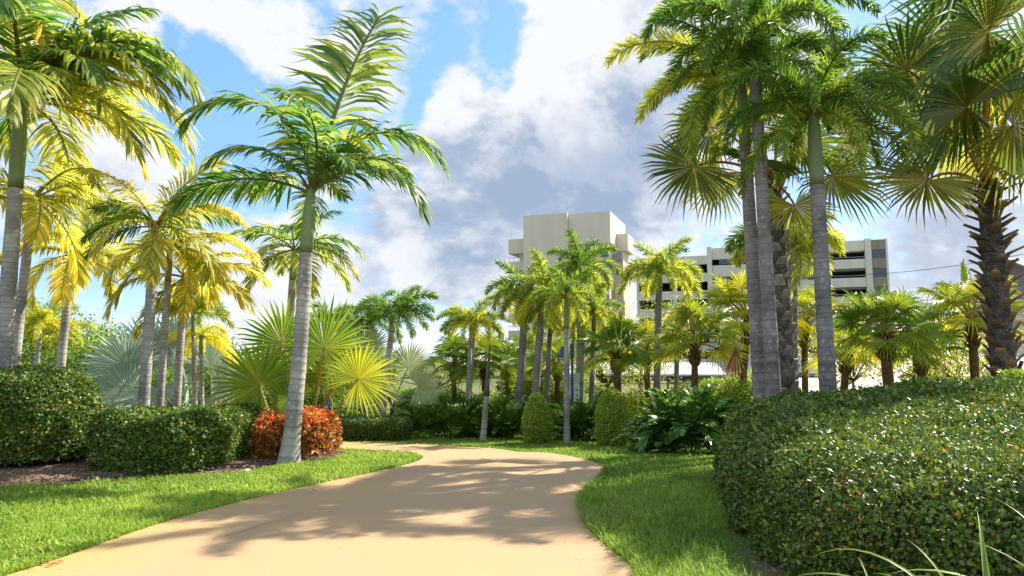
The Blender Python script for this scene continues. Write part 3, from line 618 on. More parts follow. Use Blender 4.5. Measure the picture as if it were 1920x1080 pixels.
# ------------------------------------------------------------------ hedges
def hedge_mesh(poly, ztop, zbot, rs, n, L, mat, seed, big=.05, sprig=.01, sub=None, yel=.04, brown=.012, layers=.1, six=True, lscale=None, topw=1., spread=.3, thin=0, toptint=0):
    r = np.random.default_rng(seed); poly = resample(np.concatenate([poly, poly[:1]]), 160)[:-1]
    seg = np.roll(poly, -1, 0) - poly; sl = np.linalg.norm(seg, axis=1); per = sl.sum()
    area = .5*abs(np.sum(poly[:, 0]*np.roll(poly[:, 1], -1) - poly[:, 1]*np.roll(poly[:, 0], -1)))
    h = max(.15, float(np.mean(ztop(poly) - g(poly[:, 1]))) - zbot - rs*.5)
    A2 = np.sum(poly[:, 0]*np.roll(poly[:, 1], -1) - poly[:, 1]*np.roll(poly[:, 0], -1))
    sa, ta, pa = per*h, max(area - per*rs*.8, .05*area)*topw, per*rs*pi/2*.9
    nt_ = int(n*ta/(sa + ta + pa)); nh = int(n*pa/(sa + ta + pa)); ns = n - nt_ - nh
    lo, hi = poly.min(0), poly.max(0); P = np.zeros((0, 2))
    while len(P) < nt_:
        Q = r.uniform(lo, hi, (nt_*3, 2)); Q = Q[inpoly(Q, poly)]; d, _ = polydist(Q, poly); P = np.concatenate([P, Q[d > rs*.85]])
    P = P[:nt_]; Pt = np.c_[P, ztop(P)]; Nt = np.tile([0, 0, 1.], (nt_, 1))
    nall = nrm(np.stack([seg[:, 1], -seg[:, 0]], 1))*(1 if A2 > 0 else -1)
    for _ in range(6): nall = nrm(nall + np.roll(nall, 1, 0) + np.roll(nall, -1, 0))
    k = r.choice(len(poly), nh, p=sl/per); nv = nall[k]; ph = r.uniform(0, pi/2, nh)
    Ph = poly[k] + seg[k]*r.random(nh)[:, None] - nv*(rs*(1 - np.cos(ph)))[:, None]; Ph3 = np.c_[Ph, ztop(Ph) - rs + rs*np.sin(ph)]; Nh = np.c_[nv*np.cos(ph)[:, None], np.sin(ph)]
    k = r.choice(len(poly), ns, p=sl/per); Ps = poly[k] + seg[k]*r.random(ns)[:, None]; nv = nall[k]
    zt = ztop(Ps) - rs*.97; gz = g(Ps[:, 1]) + zbot; zz = gz + (zt - gz)*r.random(ns)**.9; Pss = np.c_[Ps, zz]; Nss = np.c_[nv, np.full(ns, .15)]
    P3 = np.concatenate([Pt, Ph3, Pss]); N3 = nrm(np.concatenate([Nt, Nh, Nss])); n = len(P3)
    if thin:
        kp = r.random(n) < np.clip(thin/P3[:, 1], 0, 1); P3, N3 = P3[kp], N3[kp]; n = len(P3)
    gp = fn(P3, 4.3, seed + 3)*.6 + fn(P3, 11., seed + 5)*.5; kp = r.random(n) > np.clip((gp - .38)*1.5, 0, .75); P3, N3, gp = P3[kp], N3[kp], gp[kp]; n = len(P3)
    dep = r.random(n)**1.6*layers
    P3 = P3 + N3*((fn(P3, 3.2, seed)*big + fn(P3, 9, seed + 1)*big*.4) - dep)[:, None]
    spr = r.random(n) < sprig; P3[spr] += N3[spr]*r.uniform(.01, .07, spr.sum())[:, None]
    tint = leaftint(n, seed, yel, brown, spread, P3); tint[:, 1] = np.where((fn(P3, 2.1, seed + 9) > .62) & (r.random(n) < .07), 1., tint[:, 1]); tint[spr, 0] = np.clip(tint[spr, 0] + .3, 0, 1)
    if toptint: tint[:, 0] = np.clip(tint[:, 0] + toptint*(np.clip((P3[:, 2] - ztop(P3) + .16)/.16, -.6, 1)), 0, 1)
    D = nrm(r.normal(0, 1, (n, 3)) + N3*.5); N = nrm(N3*1.2 + r.normal(0, .55, (n, 3)))
    Ls = L*r.uniform(.5, 1.4, n)
    if lscale is not None: Ls = Ls*lscale(P3)
    b = MB(); leaves(b, P3, D, N, Ls, Ls*.31, tint, six=six); fo = b
    # solid dark core just inside the leaves, added to block light
    b = MB(); cc = poly.mean(0); rad = np.linalg.norm(poly - cc, axis=1)[:, None]; rings = []
    for ins, zt_ in ((.12, 0.), (.12, .55), (.13 + rs*.1, 1.), (.13 + rs*.8, 2.), (None, 2.)):
        for fz in ((1.,) if ins is not None else (.8, .55, .3, .05)):
            Q = cc + (poly - cc)*((1 - np.clip(ins/rad, 0, .9)) if ins is not None else fz*(1 - np.clip((.13 + rs*.8)/rad, 0, .9)))
            gz = g(Q[:, 1]); top = ztop(Q)
            z = {0.: gz + zbot, .55: gz + zbot + .5*(top - rs - gz - zbot), 1.: top - rs, 2.: top - layers - .03}[zt_]
            rings.append(np.c_[Q, z + .0*z])
    k = len(poly); V = np.concatenate(rings); i = np.arange(len(rings) - 1)[:, None]*k; j = np.arange(k)[None]; j2 = (j + 1) % k
    b.add(V + .02*np.stack([fn(V, 8, 1), fn(V, 8, 2), fn(V, 8, 3)], 1), [np.stack([i + j, i + j2, i + k + j2, i + k + j], -1).reshape(-1, 4)])
    # loose twigs near the skin
    m = r.choice(len(P3), min(len(P3)//60, 1500), replace=False)
    for a in m:
        p0 = P3[a] - N3[a]*.1; dd = nrm(nrm(r.normal(0, 1, 3)) + N3[a]*.6); b.tube([p0, p0 + dd*r.uniform(.06, .16)], [.004, .002], 3, cap=False)
    return fo.data('foliage', M[mat]), b.data('twig_and_core', M['twig_and_core'])
def hedge(label, poly, name='clipped_hedge', cat='hedge', stems=0, **k):
    poly = np.asarray(poly, float); c = poly.mean(0); o = thing(name, label, cat, (c[0], c[1], float(g(c[1]))))
    fo, tw_ = hedge_mesh(poly, **k); of = (-c[0], -c[1], -float(g(c[1])))
    put('foliage', fo, o, of); put('twig_and_core', tw_, o, of)
    if stems:
        r = np.random.default_rng(5); b = MB()
        for s_ in range(stems):
            a = s_*2*pi/stems + .5; rr = .35*r.uniform(.4, 1.)
            p = np.array([rr*cos(a), rr*sin(a), -.02]); b.tube([p, p*1.3 + [r.normal(0, .04), r.normal(0, .04), .22], p*1.8 + [0, 0, .55]], [.035, .03, .02], 6)
        put('stem', b.data('stem', M['bark'], True), o)
    return o
def circle(cx, cy, rx, ry, n=20, ph=0.): a = np.arange(n)*2*pi/n + ph; return np.stack([cx + rx*np.cos(a), cy + ry*np.sin(a)], 1)
b0 = at(60, 893); BALL = circle(b0[0] - .9, b0[1] + 1.1, 1.06, 1.05)
hedge('rounded barrel shaped hedge, tallest at the left, on bare stems', BALL, stems=9, ztop=lambda P: 1.50 + .03*fn(P, 2.), zbot=.16, rs=.6, n=46000, L=.05, mat='hedge', seed=11, big=.06, layers=.17, spread=.5, sprig=.02, yel=.05)
a1, a2, a3, a4 = at(150, 893)[:2], at(305, 897)[:2], at(400, 885)[:2], at(478, 862)[:2]
HL2 = np.array([a1 + [0, .1], a2 + [0, .0], a3 + [.05, .1], a4 + [0, -.05], a4 + [-.1, .9], a4 + [-.9, 1.6], a2 + [-.6, 1.9], a1 + [-.3, 1.5]])
hedge('long low box hedge with a curved front right of the barrel hedge', HL2, ztop=lambda P: .85 + .03*fn(P, 2.3) - .0*P[:, 0], zbot=.02, rs=.22, n=52000, L=.05, mat='hedge', seed=12, big=.07, layers=.17, spread=.5, sprig=.025, yel=.05)
r1, r2, r3 = at(485, 868)[:2], at(560, 866)[:2], at(620, 853)[:2]
RH = np.array([r1, r2 + [.02, 0], r3 + [-.02, .15], r3 + [-.05, .75], r2 + [-.3, 1.4], r1 + [-.5, 1.9], r1 + [-1.6, 3.0], r1 + [-1.9, 2.5], r1 + [-.9, 1.1], r1 + [-.35, .35]])
hedge('loose red and bronze leaved hedge behind the leaning palm trunk', RH, name='red_hedge', ztop=lambda P: .70 + .07*fn(P, 5.), zbot=.03, rs=.2, n=26000, L=.075, mat='red', seed=13, big=.08, sprig=.05, yel=.12, brown=.2, spread=.9, topw=1., toptint=.6)
h1, h2 = at(640, 829)[:2], at(764, 827.5)[:2]
FH = np.array([(h1[0] - .5, h1[1] + .2), (h1[0] + .7, h1[1] + .0), (h2[0] - .05, h2[1] - .1), (h2[0] + .1, h2[1] + .5), (h2[0] - .3, h2[1] + 1.1), (h1[0] - .6, h1[1] + 1.6)])
hz1 = float(pt(700, 787, h1[1] + .3)[2])
hedge('low dark box hedge across the path at the bend', FH, ztop=lambda P: hz1 + .02*fn(P, 3.), zbot=.02, rs=.14, n=30000, L=.045, mat='hedge_dense', seed=14, big=.03, yel=.03, six=False)
BH = np.array([(2.98, 10.2), (2.68, 9.1), (2.32, 7.8), (2.1, 6.6), (2.04, 5.6), (2.15, 4.7), (2.5, 3.85), (3.3, 3.35), (5, 3.0), (7, 3.0), (9, 6), (9.4, 10.2), (8, 11.0), (5, 11.0), (3.6, 10.9)])
hedge('huge mounded small leaved hedge filling the right side of the photo', BH, ztop=lambda P: .93 + .40*sst(2.2, 7.8, P[:, 0]) + .06*sst(5, 9, P[:, 1]) + .03*fn(P, 1.4), zbot=.0, rs=.62, n=560000, thin=4.0, L=.033, mat='hedge_dense', seed=15, big=.06, sprig=.02, yel=.07, brown=.012,
      lscale=lambda P: .9 + .8*sst(4, 10, P[:, 1]), layers=.22, spread=.6)
def cone_shrub(label, bpx, topy, halfw, seed, n=15000):
    Bp = at(*bpx); h = pt(bpx[0], topy, Bp[1])[2] - Bp[2]; rw = halfw/FPX*Bp[1]; Bp = Bp + [0, rw*.8, 0]
    o = thing('topiary_cone', label, 'topiary', Bp, 'clipped cone shrubs'); r = np.random.default_rng(seed)
    t = r.random(n)**.85; a = r.uniform(0, 2*pi, n)
    pr = lambda t: rw*np.interp(t, [0, .12, .3, .55, .8, .93, 1], [.82, .95, 1, .93, .7, .42, .05])
    rad = pr(t); N3 = nrm(np.stack([np.cos(a), np.sin(a), .15 + 1.2*np.clip(t - .6, 0, 1)], 1)); P3 = np.stack([rad*np.cos(a), rad*np.sin(a), t*h], 1)
    P3 += N3*(.03*fn(P3, 7, seed) - r.random(n)**1.5*.08)[:, None]
    D = nrm(r.normal(0, 1, (n, 3)) + N3*.6 + [0, 0, .3]); N = nrm(N3 + r.normal(0, .6, (n, 3))); L_ = .04*r.uniform(.6, 1.3, n)
    b = MB(); leaves(b, P3, D, N, L_, L_*.33, leaftint(n, seed, .25, .03, .5, P3)); put('foliage', b.data('foliage', M['lime']), o)
    b = MB(); tt = np.linspace(0, .97, 12); b.tube(np.stack([0*tt, 0*tt, tt*h], 1), np.maximum(pr(tt) - .1, .01), 14)  # same solid dark core, filling the cone behind its leaves
    for k in range(160):
        a_ = r.uniform(0, 2*pi); z0 = r.uniform(0, .7)*h; p0 = np.array([cos(a_)*.06, sin(a_)*.06, z0]); rr = float(pr(z0/h + .15)); b.tube([p0, [cos(a_)*rr*.98, sin(a_)*rr*.98, z0 + .16*h]], [.008, .003], 3, cap=False)
    put('twig_and_core', b.data('twig_and_core', M['twig_and_core']), o)
cone_shrub('clipped lime green topiary cone left of the slim pale trunk', (1008, 833), 739, 28, 21)
cone_shrub('clipped lime green topiary cone right of the slim pale trunk, the larger one', (1152, 838), 727, 32, 22)

# ------------------------------------------------------------------ loose shrubs and broadleaf trees
FERN = dict(L=1, ll=.26, n=24, w=.045, droop=.25, lift=.4, rw=.012, start=.2, a0=62, a1=28)
FERN2 = dict(L=1, ll=.27, n=16, w=.075, droop=.3, lift=.35, rw=.014, start=.22, a0=60, a1=25)
def rosette(label, bpx, Y, n, Lr, yel, seed, name='fern_shrub', pars=FERN, e=(80, 8), wide=.25, cat='shrub', group=None, bend=(45, 90), flat=.5, mat='fern', zo=.12):
    Bp = pt(*bpx, Y); Bp[2] = g(Y); o = thing(name, label, cat, Bp, group); r = np.random.default_rng(seed)
    for k in range(n):
        f = (k + .5)/n; el = round((e[0] + (e[1] - e[0])*f)/12)*12; bd = round((bend[0] + (bend[1] - bend[0])*r.random())/15)*15
        a = k*137.5 + r.uniform(-15, 15); rr = wide*r.random()**.6
        put('frond', frond('frond_' + mat, M[mat], e0=el, bend=bd, seed=k % 3, **pars), o, (rr*cos(R(a)), rr*flat*sin(R(a)), r.uniform(0, zo)*Lr), R(a), (np.clip(yel + r.normal(0, .12), 0, 1), .3*r.random(), 0), scale=Lr*r.uniform(.75, 1.15))
    return o
rosette('broad dark fern shrub with arching fronds left of the pointed bare trunk', (838, 822), 20.8, 70, 1.15, .22, 31, wide=.75, e=(88, 22), bend=(30, 75), zo=.2)
rosette('yellow green fern spilling right of the broad dark fern shrub', (893, 822), 20.4, 14, .85, .6, 32, wide=.15, e=(85, 40))
rosette('small dark lobed shrub left of the smaller topiary cone', (950, 830), 20.2, 46, .95, .1, 33, pars=FERN2, wide=.3, e=(88, 20), bend=(30, 70), zo=.3)
rosette('dark lobed shrub at the foot of the slim pale trunk', (1096, 834), 19.6, 60, 1.05, .08, 34, pars=FERN2, wide=.35, e=(88, 15), bend=(30, 70), zo=.3)
rosette('mid green shrub just right of the smaller topiary cone', (1040, 828), 20.8, 22, .8, .2, 35, pars=FERN, wide=.25)
rosette('large glossy dark green shrub beside the huge hedge', (1296, 856), 13.4, 150, .85, .06, 36, pars=FERN2, wide=.62, e=(88, 0), flat=.7, zo=.75, bend=(30, 75))
rosette('leafy yellow green shrub between the larger cone and the glossy shrub', (1210, 830), 19.2, 26, 1.05, .4, 37, pars=FERN, wide=.35)
rosette('small shrub peeking over the huge hedge by the thick trunks', (1405, 800), 13.4, 24, .6, .05, 38, pars=FERN2, wide=.4)
LS = {}
def bush_mesh(seed, n, w, h, L, mat, yel, clumps=9, low=.1, six=False):
    r = np.random.default_rng(seed); C = np.stack([r.normal(0, .3, clumps)*w, r.normal(0, .3, clumps)*w*.8, h*(low + (1 - low)*r.random(clumps)*.85)], 1); rad = r.uniform(.16, .3, clumps)*min(w, h)*1.1
    k = r.choice(clumps, n, p=rad**2/np.sum(rad**2)); dv = nrm(r.normal(0, 1, (n, 3))); P = C[k] + dv*(rad[k]*r.random(n)**.4)[:, None]*np.array([1.2, 1.2, .85])
    P[:, 2] = np.abs(P[:, 2]); D = nrm(r.normal(0, 1, (n, 3)) + dv*.4); N = nrm(dv*.4 + [0, 0, .7] + r.normal(0, .5, (n, 3))); Ls = L*r.uniform(.6, 1.3, n)
    tt = leaftint(n, seed, yel, .01, .4, P); tt[:, 0] = np.clip(tt[:, 0] + r.normal(0, .16, clumps)[k], 0, 1)
    b = MB(); leaves(b, P, D, N, Ls, Ls*.34, tt, six=six); return b.data('crown', M[mat]), C, rad
def bush(label, bpx, Y, w, h, seed, mat='tree', L=.09, n=2600, yel=.05, name='leafy_shrub', color=(0, .4, 0), cat='shrub', group=None):
    Bp = pt(*bpx, Y); Bp[2] = g(Y); o = thing(name, label, cat, Bp, group); me, C, rad = bush_mesh(seed, n, w, h, L, mat, yel)
    put('crown', me, o, color=color); b = MB(); r = np.random.default_rng(seed)
    for c in C: b.tube([(c[0]*.2, c[1]*.2, 0), (c[0]*.6, c[1]*.6, c[2]*.5), tuple(c)], [.02*h, .013*h, .004*h], 5)
    put('stem', b.data('stem', M['bark'], True), o); return o
def tree(label, bpx, Y, w, h, seed, mat='tree', L=.14, n=5000, yel=.05, name='broadleaf_tree', color=(0, .3, 0), clumps=16, tr=.12, low=.4, bare=False, group=None):
    Bp = pt(*bpx, Y); Bp[2] = g(Y); o = thing(name, label, 'tree', Bp, group); me, C, rad = bush_mesh(seed, n, w, h, L, mat, yel, clumps, low)
    if not bare: put('crown', me, o, color=color)
    b = MB(); fk = np.array([0, 0, h*.35]); b.tube([(0, 0, -.05), fk*.5 + [.05, 0, 0], fk], [tr*1.2, tr, tr*.85], 8); b2 = MB(); r = np.random.default_rng(seed)
    for c in C:
        m = (fk + c)/2 + r.normal(0, .06*h, 3); b2.tube([fk, m, c], [tr*.5, tr*.28, tr*.06], 5)
        for q in range(4 if bare else 2): e = c + nrm(r.normal(0, 1, 3) + [0, 0, .6])*h*.16; b2.tube([m*.4 + c*.6, (c + e)/2 + r.normal(0, .03, 3), e], [tr*.16, tr*.1, tr*.03], 4)
    put('trunk', b.data('trunk', M['bark'], True), o); put('limb', b2.data('limb', M['bark'], True), o); return o
# ------------------------------------------------------------------ palms
MAN = dict(L=1, ll=.30, n=56, w=.020, droop=.85, lift=.3, rw=.010, start=.16)
MANS = dict(L=1, ll=.32, n=44, w=.026, droop=.75, lift=.3, rw=.011, start=.16)
FOX = dict(L=1, ll=.15, n=165, w=.0095, droop=.25, plume=1.7, lift=.1, rw=.011, start=.1, a0=60, a1=35)
FOXS = dict(L=1, ll=.22, n=130, w=.0135, droop=.3, plume=1.7, lift=.1, rw=.013, start=.1, a0=60, a1=35)
GL, GM, GR = 'feather palms of the left grove', 'foxtail palms in the middle row', 'tall ringed palms behind the huge hedge'
# the leaning palm beside the path
Bp = at(540, 871); T = pt(583, 362, Bp[1] + .1)
feather_palm('leaning grey palm with arching green fronds rising from the lawn beside the path', (541, 871), (583, 362), Bp[1], .135, .105, shaft=1.0, flare=.5, ring=.12, bow=(.03, 0), seed=1,
    crown=dict(kind='manila_frond', mat='manila', n=4, Lr=1.5, elev=(50, 10), yel=(.1, .3), seed=4, az0=60, pars=MAN, skip=[(0, 28), (180, 35)],
    explicit=[(84, 86, 30, 3.9, .25, .2, 12), (6, 70, 134, 2.85, .05, .2), (-105, 74, 95, 2.3, .02, .2, -24), (-15, 36, 115, 2.4, .05, .2), (192, 90, 152, 3.0, 0, .2), (186, 26, 78, 2.3, -.02, .5), (215, 55, 110, 1.9, -.02), (150, 45, 95, 1.7, .3), (60, 62, 90, 2.2, .18), (110, 78, 70, 1.9, .12), (-50, 55, 110, 1.5, .0), (20, 60, 105, 2.0, .1)]))
# left grove
feather_palm('thickest grey palm of the left edge with broad drooping yellow green fronds', (4, 700), (41, 190), 12, .15, .115, shaft=1.6, group=GL, seed=2, ring=.1,
    crown=dict(kind='manila_frond', mat='manila', n=13, Lr=3.1, elev=(82, 0), yel=(.05, .45), brn=.6, seed=5, az0=20, pars=MAN, explicit=[(0, 60, 138, 4.0, .22, .3), (4, 34, 112, 3.5, .55, .9), (-8, 50, 125, 3.4, .4, .4), (-12, 16, 95, 2.9, .5, .5), (8, 70, 110, 3.0, .0), (-40, 30, 80, 2.2, .3), (-28, 45, 110, 2.6, .12), (20, 5, 80, 2.5, .7, 1.6)]))
feather_palm('slimmer grey palm right beside the thickest left edge palm', (26, 690), (62, 375), 13.6, .105, .08, shaft=.35, group=GL, seed=3, mat='trunk',
    crown=dict(kind='manila_frond', mat='manila', n=9, Lr=2.0, elev=(70, -15), yel=(.25, .7), brn=1.2, seed=6, az0=70, pars=MAN, explicit=[(10, 40, 100, 1.9, .55, .6), (-5, 15, 80, 1.8, .5), (170, 35, 90, 1.8, .6), (-30, 5, 70, 1.5, .35)]))
feather_palm('yellow fronded palm standing behind the barrel hedge', (114, 690), (135, 478), 16, .10, .085, shaft=.6, group=GL, seed=4,
    crown=dict(kind='manila_frond', mat='manila', n=8, Lr=1.8, elev=(75, -20), yel=(.3, .75), brn=1., seed=7, az0=10, pars=MANS, explicit=[(-65, -20, 55, 1.75, .95, .4), (190, 30, 90, 1.8, .75), (0, 35, 90, 1.9, .75), (-20, -5, 75, 1.8, .8), (80, 80, 50, 1.9, .5)]))
feather_palm('palm with a brown crownshaft and upright gold centred fronds, leftmost behind the long box hedge', (268, 776), (292, 424), 12.6, .105, .085, shaft=.5, smat='shaft_brown', group=GL, seed=5, ring=.09,
    crown=dict(kind='manila_frond', mat='manila', n=6, Lr=1.6, elev=(60, 0), yel=(.1, .5), brn=1., seed=8, az0=45, pars=MAN, explicit=[(172, 62, 60, 1.95, .62, .5), (12, 76, 45, 1.9, .55, .3), (185, 22, 85, 1.4, -.15), (200, -5, 65, 1.3, -.1), (-10, 35, 80, 1.9, .75, 1.2), (15, 55, 75, 2.1, -.05), (160, 40, 80, 1.5, .1), (-60, -30, 50, 1.2, .5)]))
feather_palm('slim tan palm second from the left behind the long box hedge', (299, 776), (319, 462), 13.6, .075, .06, shaft=.7, smat='shaft_brown', group=GL, seed=6, ring=.09,
    crown=dict(kind='manila_frond', mat='manila', n=8, Lr=1.55, elev=(70, -20), yel=(.3, .75), brn=1.2, seed=9, az0=100, pars=MANS, explicit=[(0, 25, 80, 1.9, .75, 1.), (-10, -5, 70, 1.6, .6, .8), (200, -30, 55, 1.5, .5, 2.2)]))
feather_palm('palm with a yellow frond arching right, third behind the long box hedge', (330, 776), (346, 520), 14.2, .085, .07, shaft=.3, smat='shaft_brown', group=GL, seed=7, ring=.09,
    crown=dict(kind='manila_frond', mat='manila', n=7, Lr=1.6, elev=(75, -10), yel=(.3, .7), brn=1.2, seed=10, az0=30, pars=MANS, explicit=[(2, 32, 85, 1.85, .7, .6), (-8, 10, 80, 1.75, .6, .4), (15, 55, 95, 1.6, .55), (185, -38, 45, 1.5, .3, 2.6), (-60, -25, 60, 1.2, .7, 1.5)]))
feather_palm('thin green crowned palm, fourth behind the long box hedge', (366, 776), (362, 588), 15.4, .06, .045, shaft=.5, group=GL, seed=8, crown=dict(kind='fox_small', mat='foxtail', n=9, Lr=1.0, elev=(80, 10), yel=(0, .3), seed=11, az0=0, pars=FOXS, bendr=(70, 120)))
feather_palm('thin yellow crowned palm rightmost behind the long box hedge', (379, 776), (377, 632), 15.8, .055, .045, shaft=.4, group=GL, seed=9, crown=dict(kind='fox_small', mat='foxtail', n=10, Lr=.85, elev=(70, -30), yel=(.55, .9), seed=12, az0=0, pars=FOXS, explicit=[(0, -10, 60, 1.1, .9)]))
feather_palm('palm with green and gold fronds half hidden by the leaning trunk', (543, 600), (553, 468), 20, .115, .1, shaft=.9, group=GL, seed=10,
    crown=dict(kind='manila_frond', mat='manila', n=12, Lr=1.9, elev=(72, -25), yel=(0, .5), brn=.6, seed=13, az0=15, pars=MANS, explicit=[(0, 35, 95, 2.2, .15), (-10, 10, 80, 2.2, .5, .8), (190, -10, 60, 1.7, .4)]))
feather_palm('small bright yellow palm behind the thick left edge trunks', (70, 680), (76, 606), 24, .09, .08, shaft=.3, group=GL, seed=11, crown=dict(kind='fox_small', mat='foxtail', n=14, Lr=1.3, elev=(80, -5), yel=(.35, .7), seed=14, pars=FOXS))
feather_palm('small yellow green palm between the second and third left trunks', (62, 680), (60, 620), 26, .09, .08, shaft=.3, group=GL, seed=12, crown=dict(kind='fox_small', mat='foxtail', n=12, Lr=1.2, elev=(80, -5), yel=(.25, .6), seed=15, pars=FOXS))
feather_palm('small yellow palm seen just left of the yellow fronded palm trunk', (105, 690), (108, 625), 25, .08, .07, shaft=.3, group=GL, seed=13, crown=dict(kind='fox_small', mat='foxtail', n=12, Lr=1.2, elev=(75, -5), yel=(.3, .6), seed=16, pars=FOXS))
# frond hanging in from a palm beyond the left edge
feather_palm('palm whose crown hangs in from beyond the top left corner', (-150, 700), (-90, 60), 11.5, .15, .12, shaft=1., group=GL, seed=14, crown=dict(kind='manila_frond', mat='manila', n=6, Lr=2.2, elev=(40, 0), yel=(.4, .7), brn=1., seed=17, pars=MAN, explicit=[(-5, 52, 150, 2.4, .75, .7), (5, 62, 120, 2.6, .4, .9)]))
feather_palm('palm out of the frame whose frond tips hang at the top edge', (290, 900), (262, -250), 10.2, .14, .11, shaft=.8, group=GL, seed=15, crown=dict(kind='manila_frond', mat='manila', n=7, Lr=2.1, elev=(60, 5), yel=(.3, .6), seed=18, pars=MAN)) if False else None
# beyond the bend
feather_palm('blue green palm with a full crown against the clouds beyond the bend', (716, 782), (738, 588), 20.5, .11, .085, shaft=.55, smat='shaft_brown', seed=16, crown=dict(kind='fox_mid', mat='foxtail', n=12, Lr=1.35, elev=(78, -15), yel=(-.2, .02), seed=19, az0=30, pars=FOXS, explicit=[(0, 55, 80, 1.5, -.25), (-5, 20, 70, 1.3, -.1)]))
feather_palm('dark green palm just left of the blue green palm', (683, 788), (690, 602), 21.5, .11, .085, shaft=.5, seed=17, crown=dict(kind='fox_mid', mat='foxtail', n=13, Lr=1.3, elev=(75, -30), yel=(-.3, -.1), seed=20, pars=FOXS))
feather_palm('short dark palm peeking above the young fan palm', (615, 700), (618, 600), 23, .09, .08, shaft=.4, seed=18, crown=dict(kind='fox_mid', mat='foxtail', n=10, Lr=1.1, elev=(70, 5), yel=(-.3, 0.), seed=21, pars=FOXS))
feather_palm('yellow green twin palm, left stem', (877, 745), (884, 602), 22.6, .085, .06, shaft=.45, seed=19, group='twin palm right of the bend', crown=dict(kind='fox_mid', mat='foxtail', n=8, Lr=1.15, elev=(75, -10), yel=(.25, .6), seed=22, pars=FOXS, explicit=[(180, 40, 85, 1.25, .25), (185, 15, 80, 1.15, .4)]))
feather_palm('yellow green twin palm, right stem with an orange hanging frond', (880, 745), (890, 606), 22.9, .095, .06, shaft=.45, seed=20, group='twin palm right of the bend', crown=dict(kind='fox_mid', mat='foxtail', n=8, Lr=1.15, elev=(75, -5), yel=(.25, .6), seed=23, az0=40, pars=FOXS, explicit=[(0, 40, 85, 1.25, .3), (-5, 10, 80, 1.15, .35), (-70, -20, 60, .9, 1., .8)]))
# bare pointed trunk
Bp = at(906, 827); Tp = pt(919, 640, Bp[1]); o = thing('bare_palm_trunk', 'bare crownless palm trunk tapering to a dark point', 'palm trunk', Bp)
Q = pt(912, 742, Bp[1]) - Bp; put('trunk', trunk_mesh(np.zeros(3), Q, .085, .07, .2, .12, 'trunk', 7), o); bb = MB(); t = np.linspace(0, 1, 7)[:, None]; bb.tube(Q*(1 - t) + (Tp - Bp)*t, np.array([.085, .075, .06, .05, .035, .02, .006]), 9); put('dry_sheath', bb.data('dry_sheath', M['husk'], True), o)
# middle foxtail row
FP = lambda **k: dict(dict(kind='fox_mid', mat='foxtail', n=18, Lr=1.3, elev=(82, -28), yel=(.2, .7), brn=.3, pars=FOXS, bendr=(90, 130)), **k)
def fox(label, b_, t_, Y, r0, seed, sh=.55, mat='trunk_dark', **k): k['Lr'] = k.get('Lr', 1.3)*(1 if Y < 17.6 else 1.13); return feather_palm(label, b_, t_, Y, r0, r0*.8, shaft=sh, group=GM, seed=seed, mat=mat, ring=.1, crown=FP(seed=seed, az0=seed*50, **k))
fox('foxtail palm leaning right, leftmost of the middle row', (973, 755), (986, 548), 22, .135, 30, sh=.75, yel=(.1, .55), explicit=[(182, 45, 110, 1.5, .1), (178, 60, 110, 1.2, .0)])
fox('foxtail palm second from the left in the middle row', (1003, 748), (1019, 545), 21.5, .135, 31, sh=.8, yel=(.15, .5))
fox('short stemmed foxtail palm with its thin green top left of the slim pale trunk', (1026, 745), (1033, 588), 21.8, .095, 32, sh=.7, Lr=.95, n=11, elev=(75, -30))
fox('slim foxtail palm rooted in the grass between the two topiary cones', (1063, 832), (1062, 556), 18.2, .085, 33, sh=.85, mat='trunk', yel=(.05, .45), Lr=1.0, n=14)
fox('tallest foxtail palm of the middle row with a spear leaf', (1087, 748), (1092, 502), 21, .14, 34, sh=.85, yel=(-.05, .35), Lr=1.25)
fox('foxtail palm right of the tallest one in the middle row', (1109, 745), (1114, 590), 21.3, .09, 35, sh=.5, yel=(.1, .6), Lr=1.05)
fox('foxtail palm with hanging tails of fronds standing alone in front of the garage', (1232, 720), (1236, 510), 20, .115, 36, sh=.5, yel=(.2, .55), Lr=1.25, n=9, elev=(85, -10), explicit=[(15, 70, 80, 1.35, .0), (0, 42, 125, 1.5, .3), (180, 45, 130, 1.35, .3), (-80, 10, 95, 1.35, .35), (-20, 5, 95, 1.5, .4), (170, 5, 80, 1.45, .35), (-120, 40, 130, 1.2, .2)])
fox('leaning slim foxtail palm between the lone foxtail and the fibre collared fan palms', (1268, 718), (1271, 588), 21.5, .09, 37, sh=.3, yel=(.3, .7), n=8, Lr=.9)
fox('foxtail palm whose yellow tipped fronds droop left of the thick ringed trunks', (1478, 720), (1478, 455), 17, .07, 38, sh=1.0, yel=(.1, .5), Lr=1.4, explicit=[(185, 40, 115, 1.9, .05), (178, 30, 120, 1.75, .45, .8), (195, 45, 120, 1.7, .0), (0, 35, 110, 1.6, .4), (-10, 40, 120, 1.5, .5)])
fox('second slim palm hidden behind the shaggy trunk', (1490, 720), (1492, 450), 17.4, .065, 39, sh=.9, yel=(.3, .6), Lr=1.3, n=12)
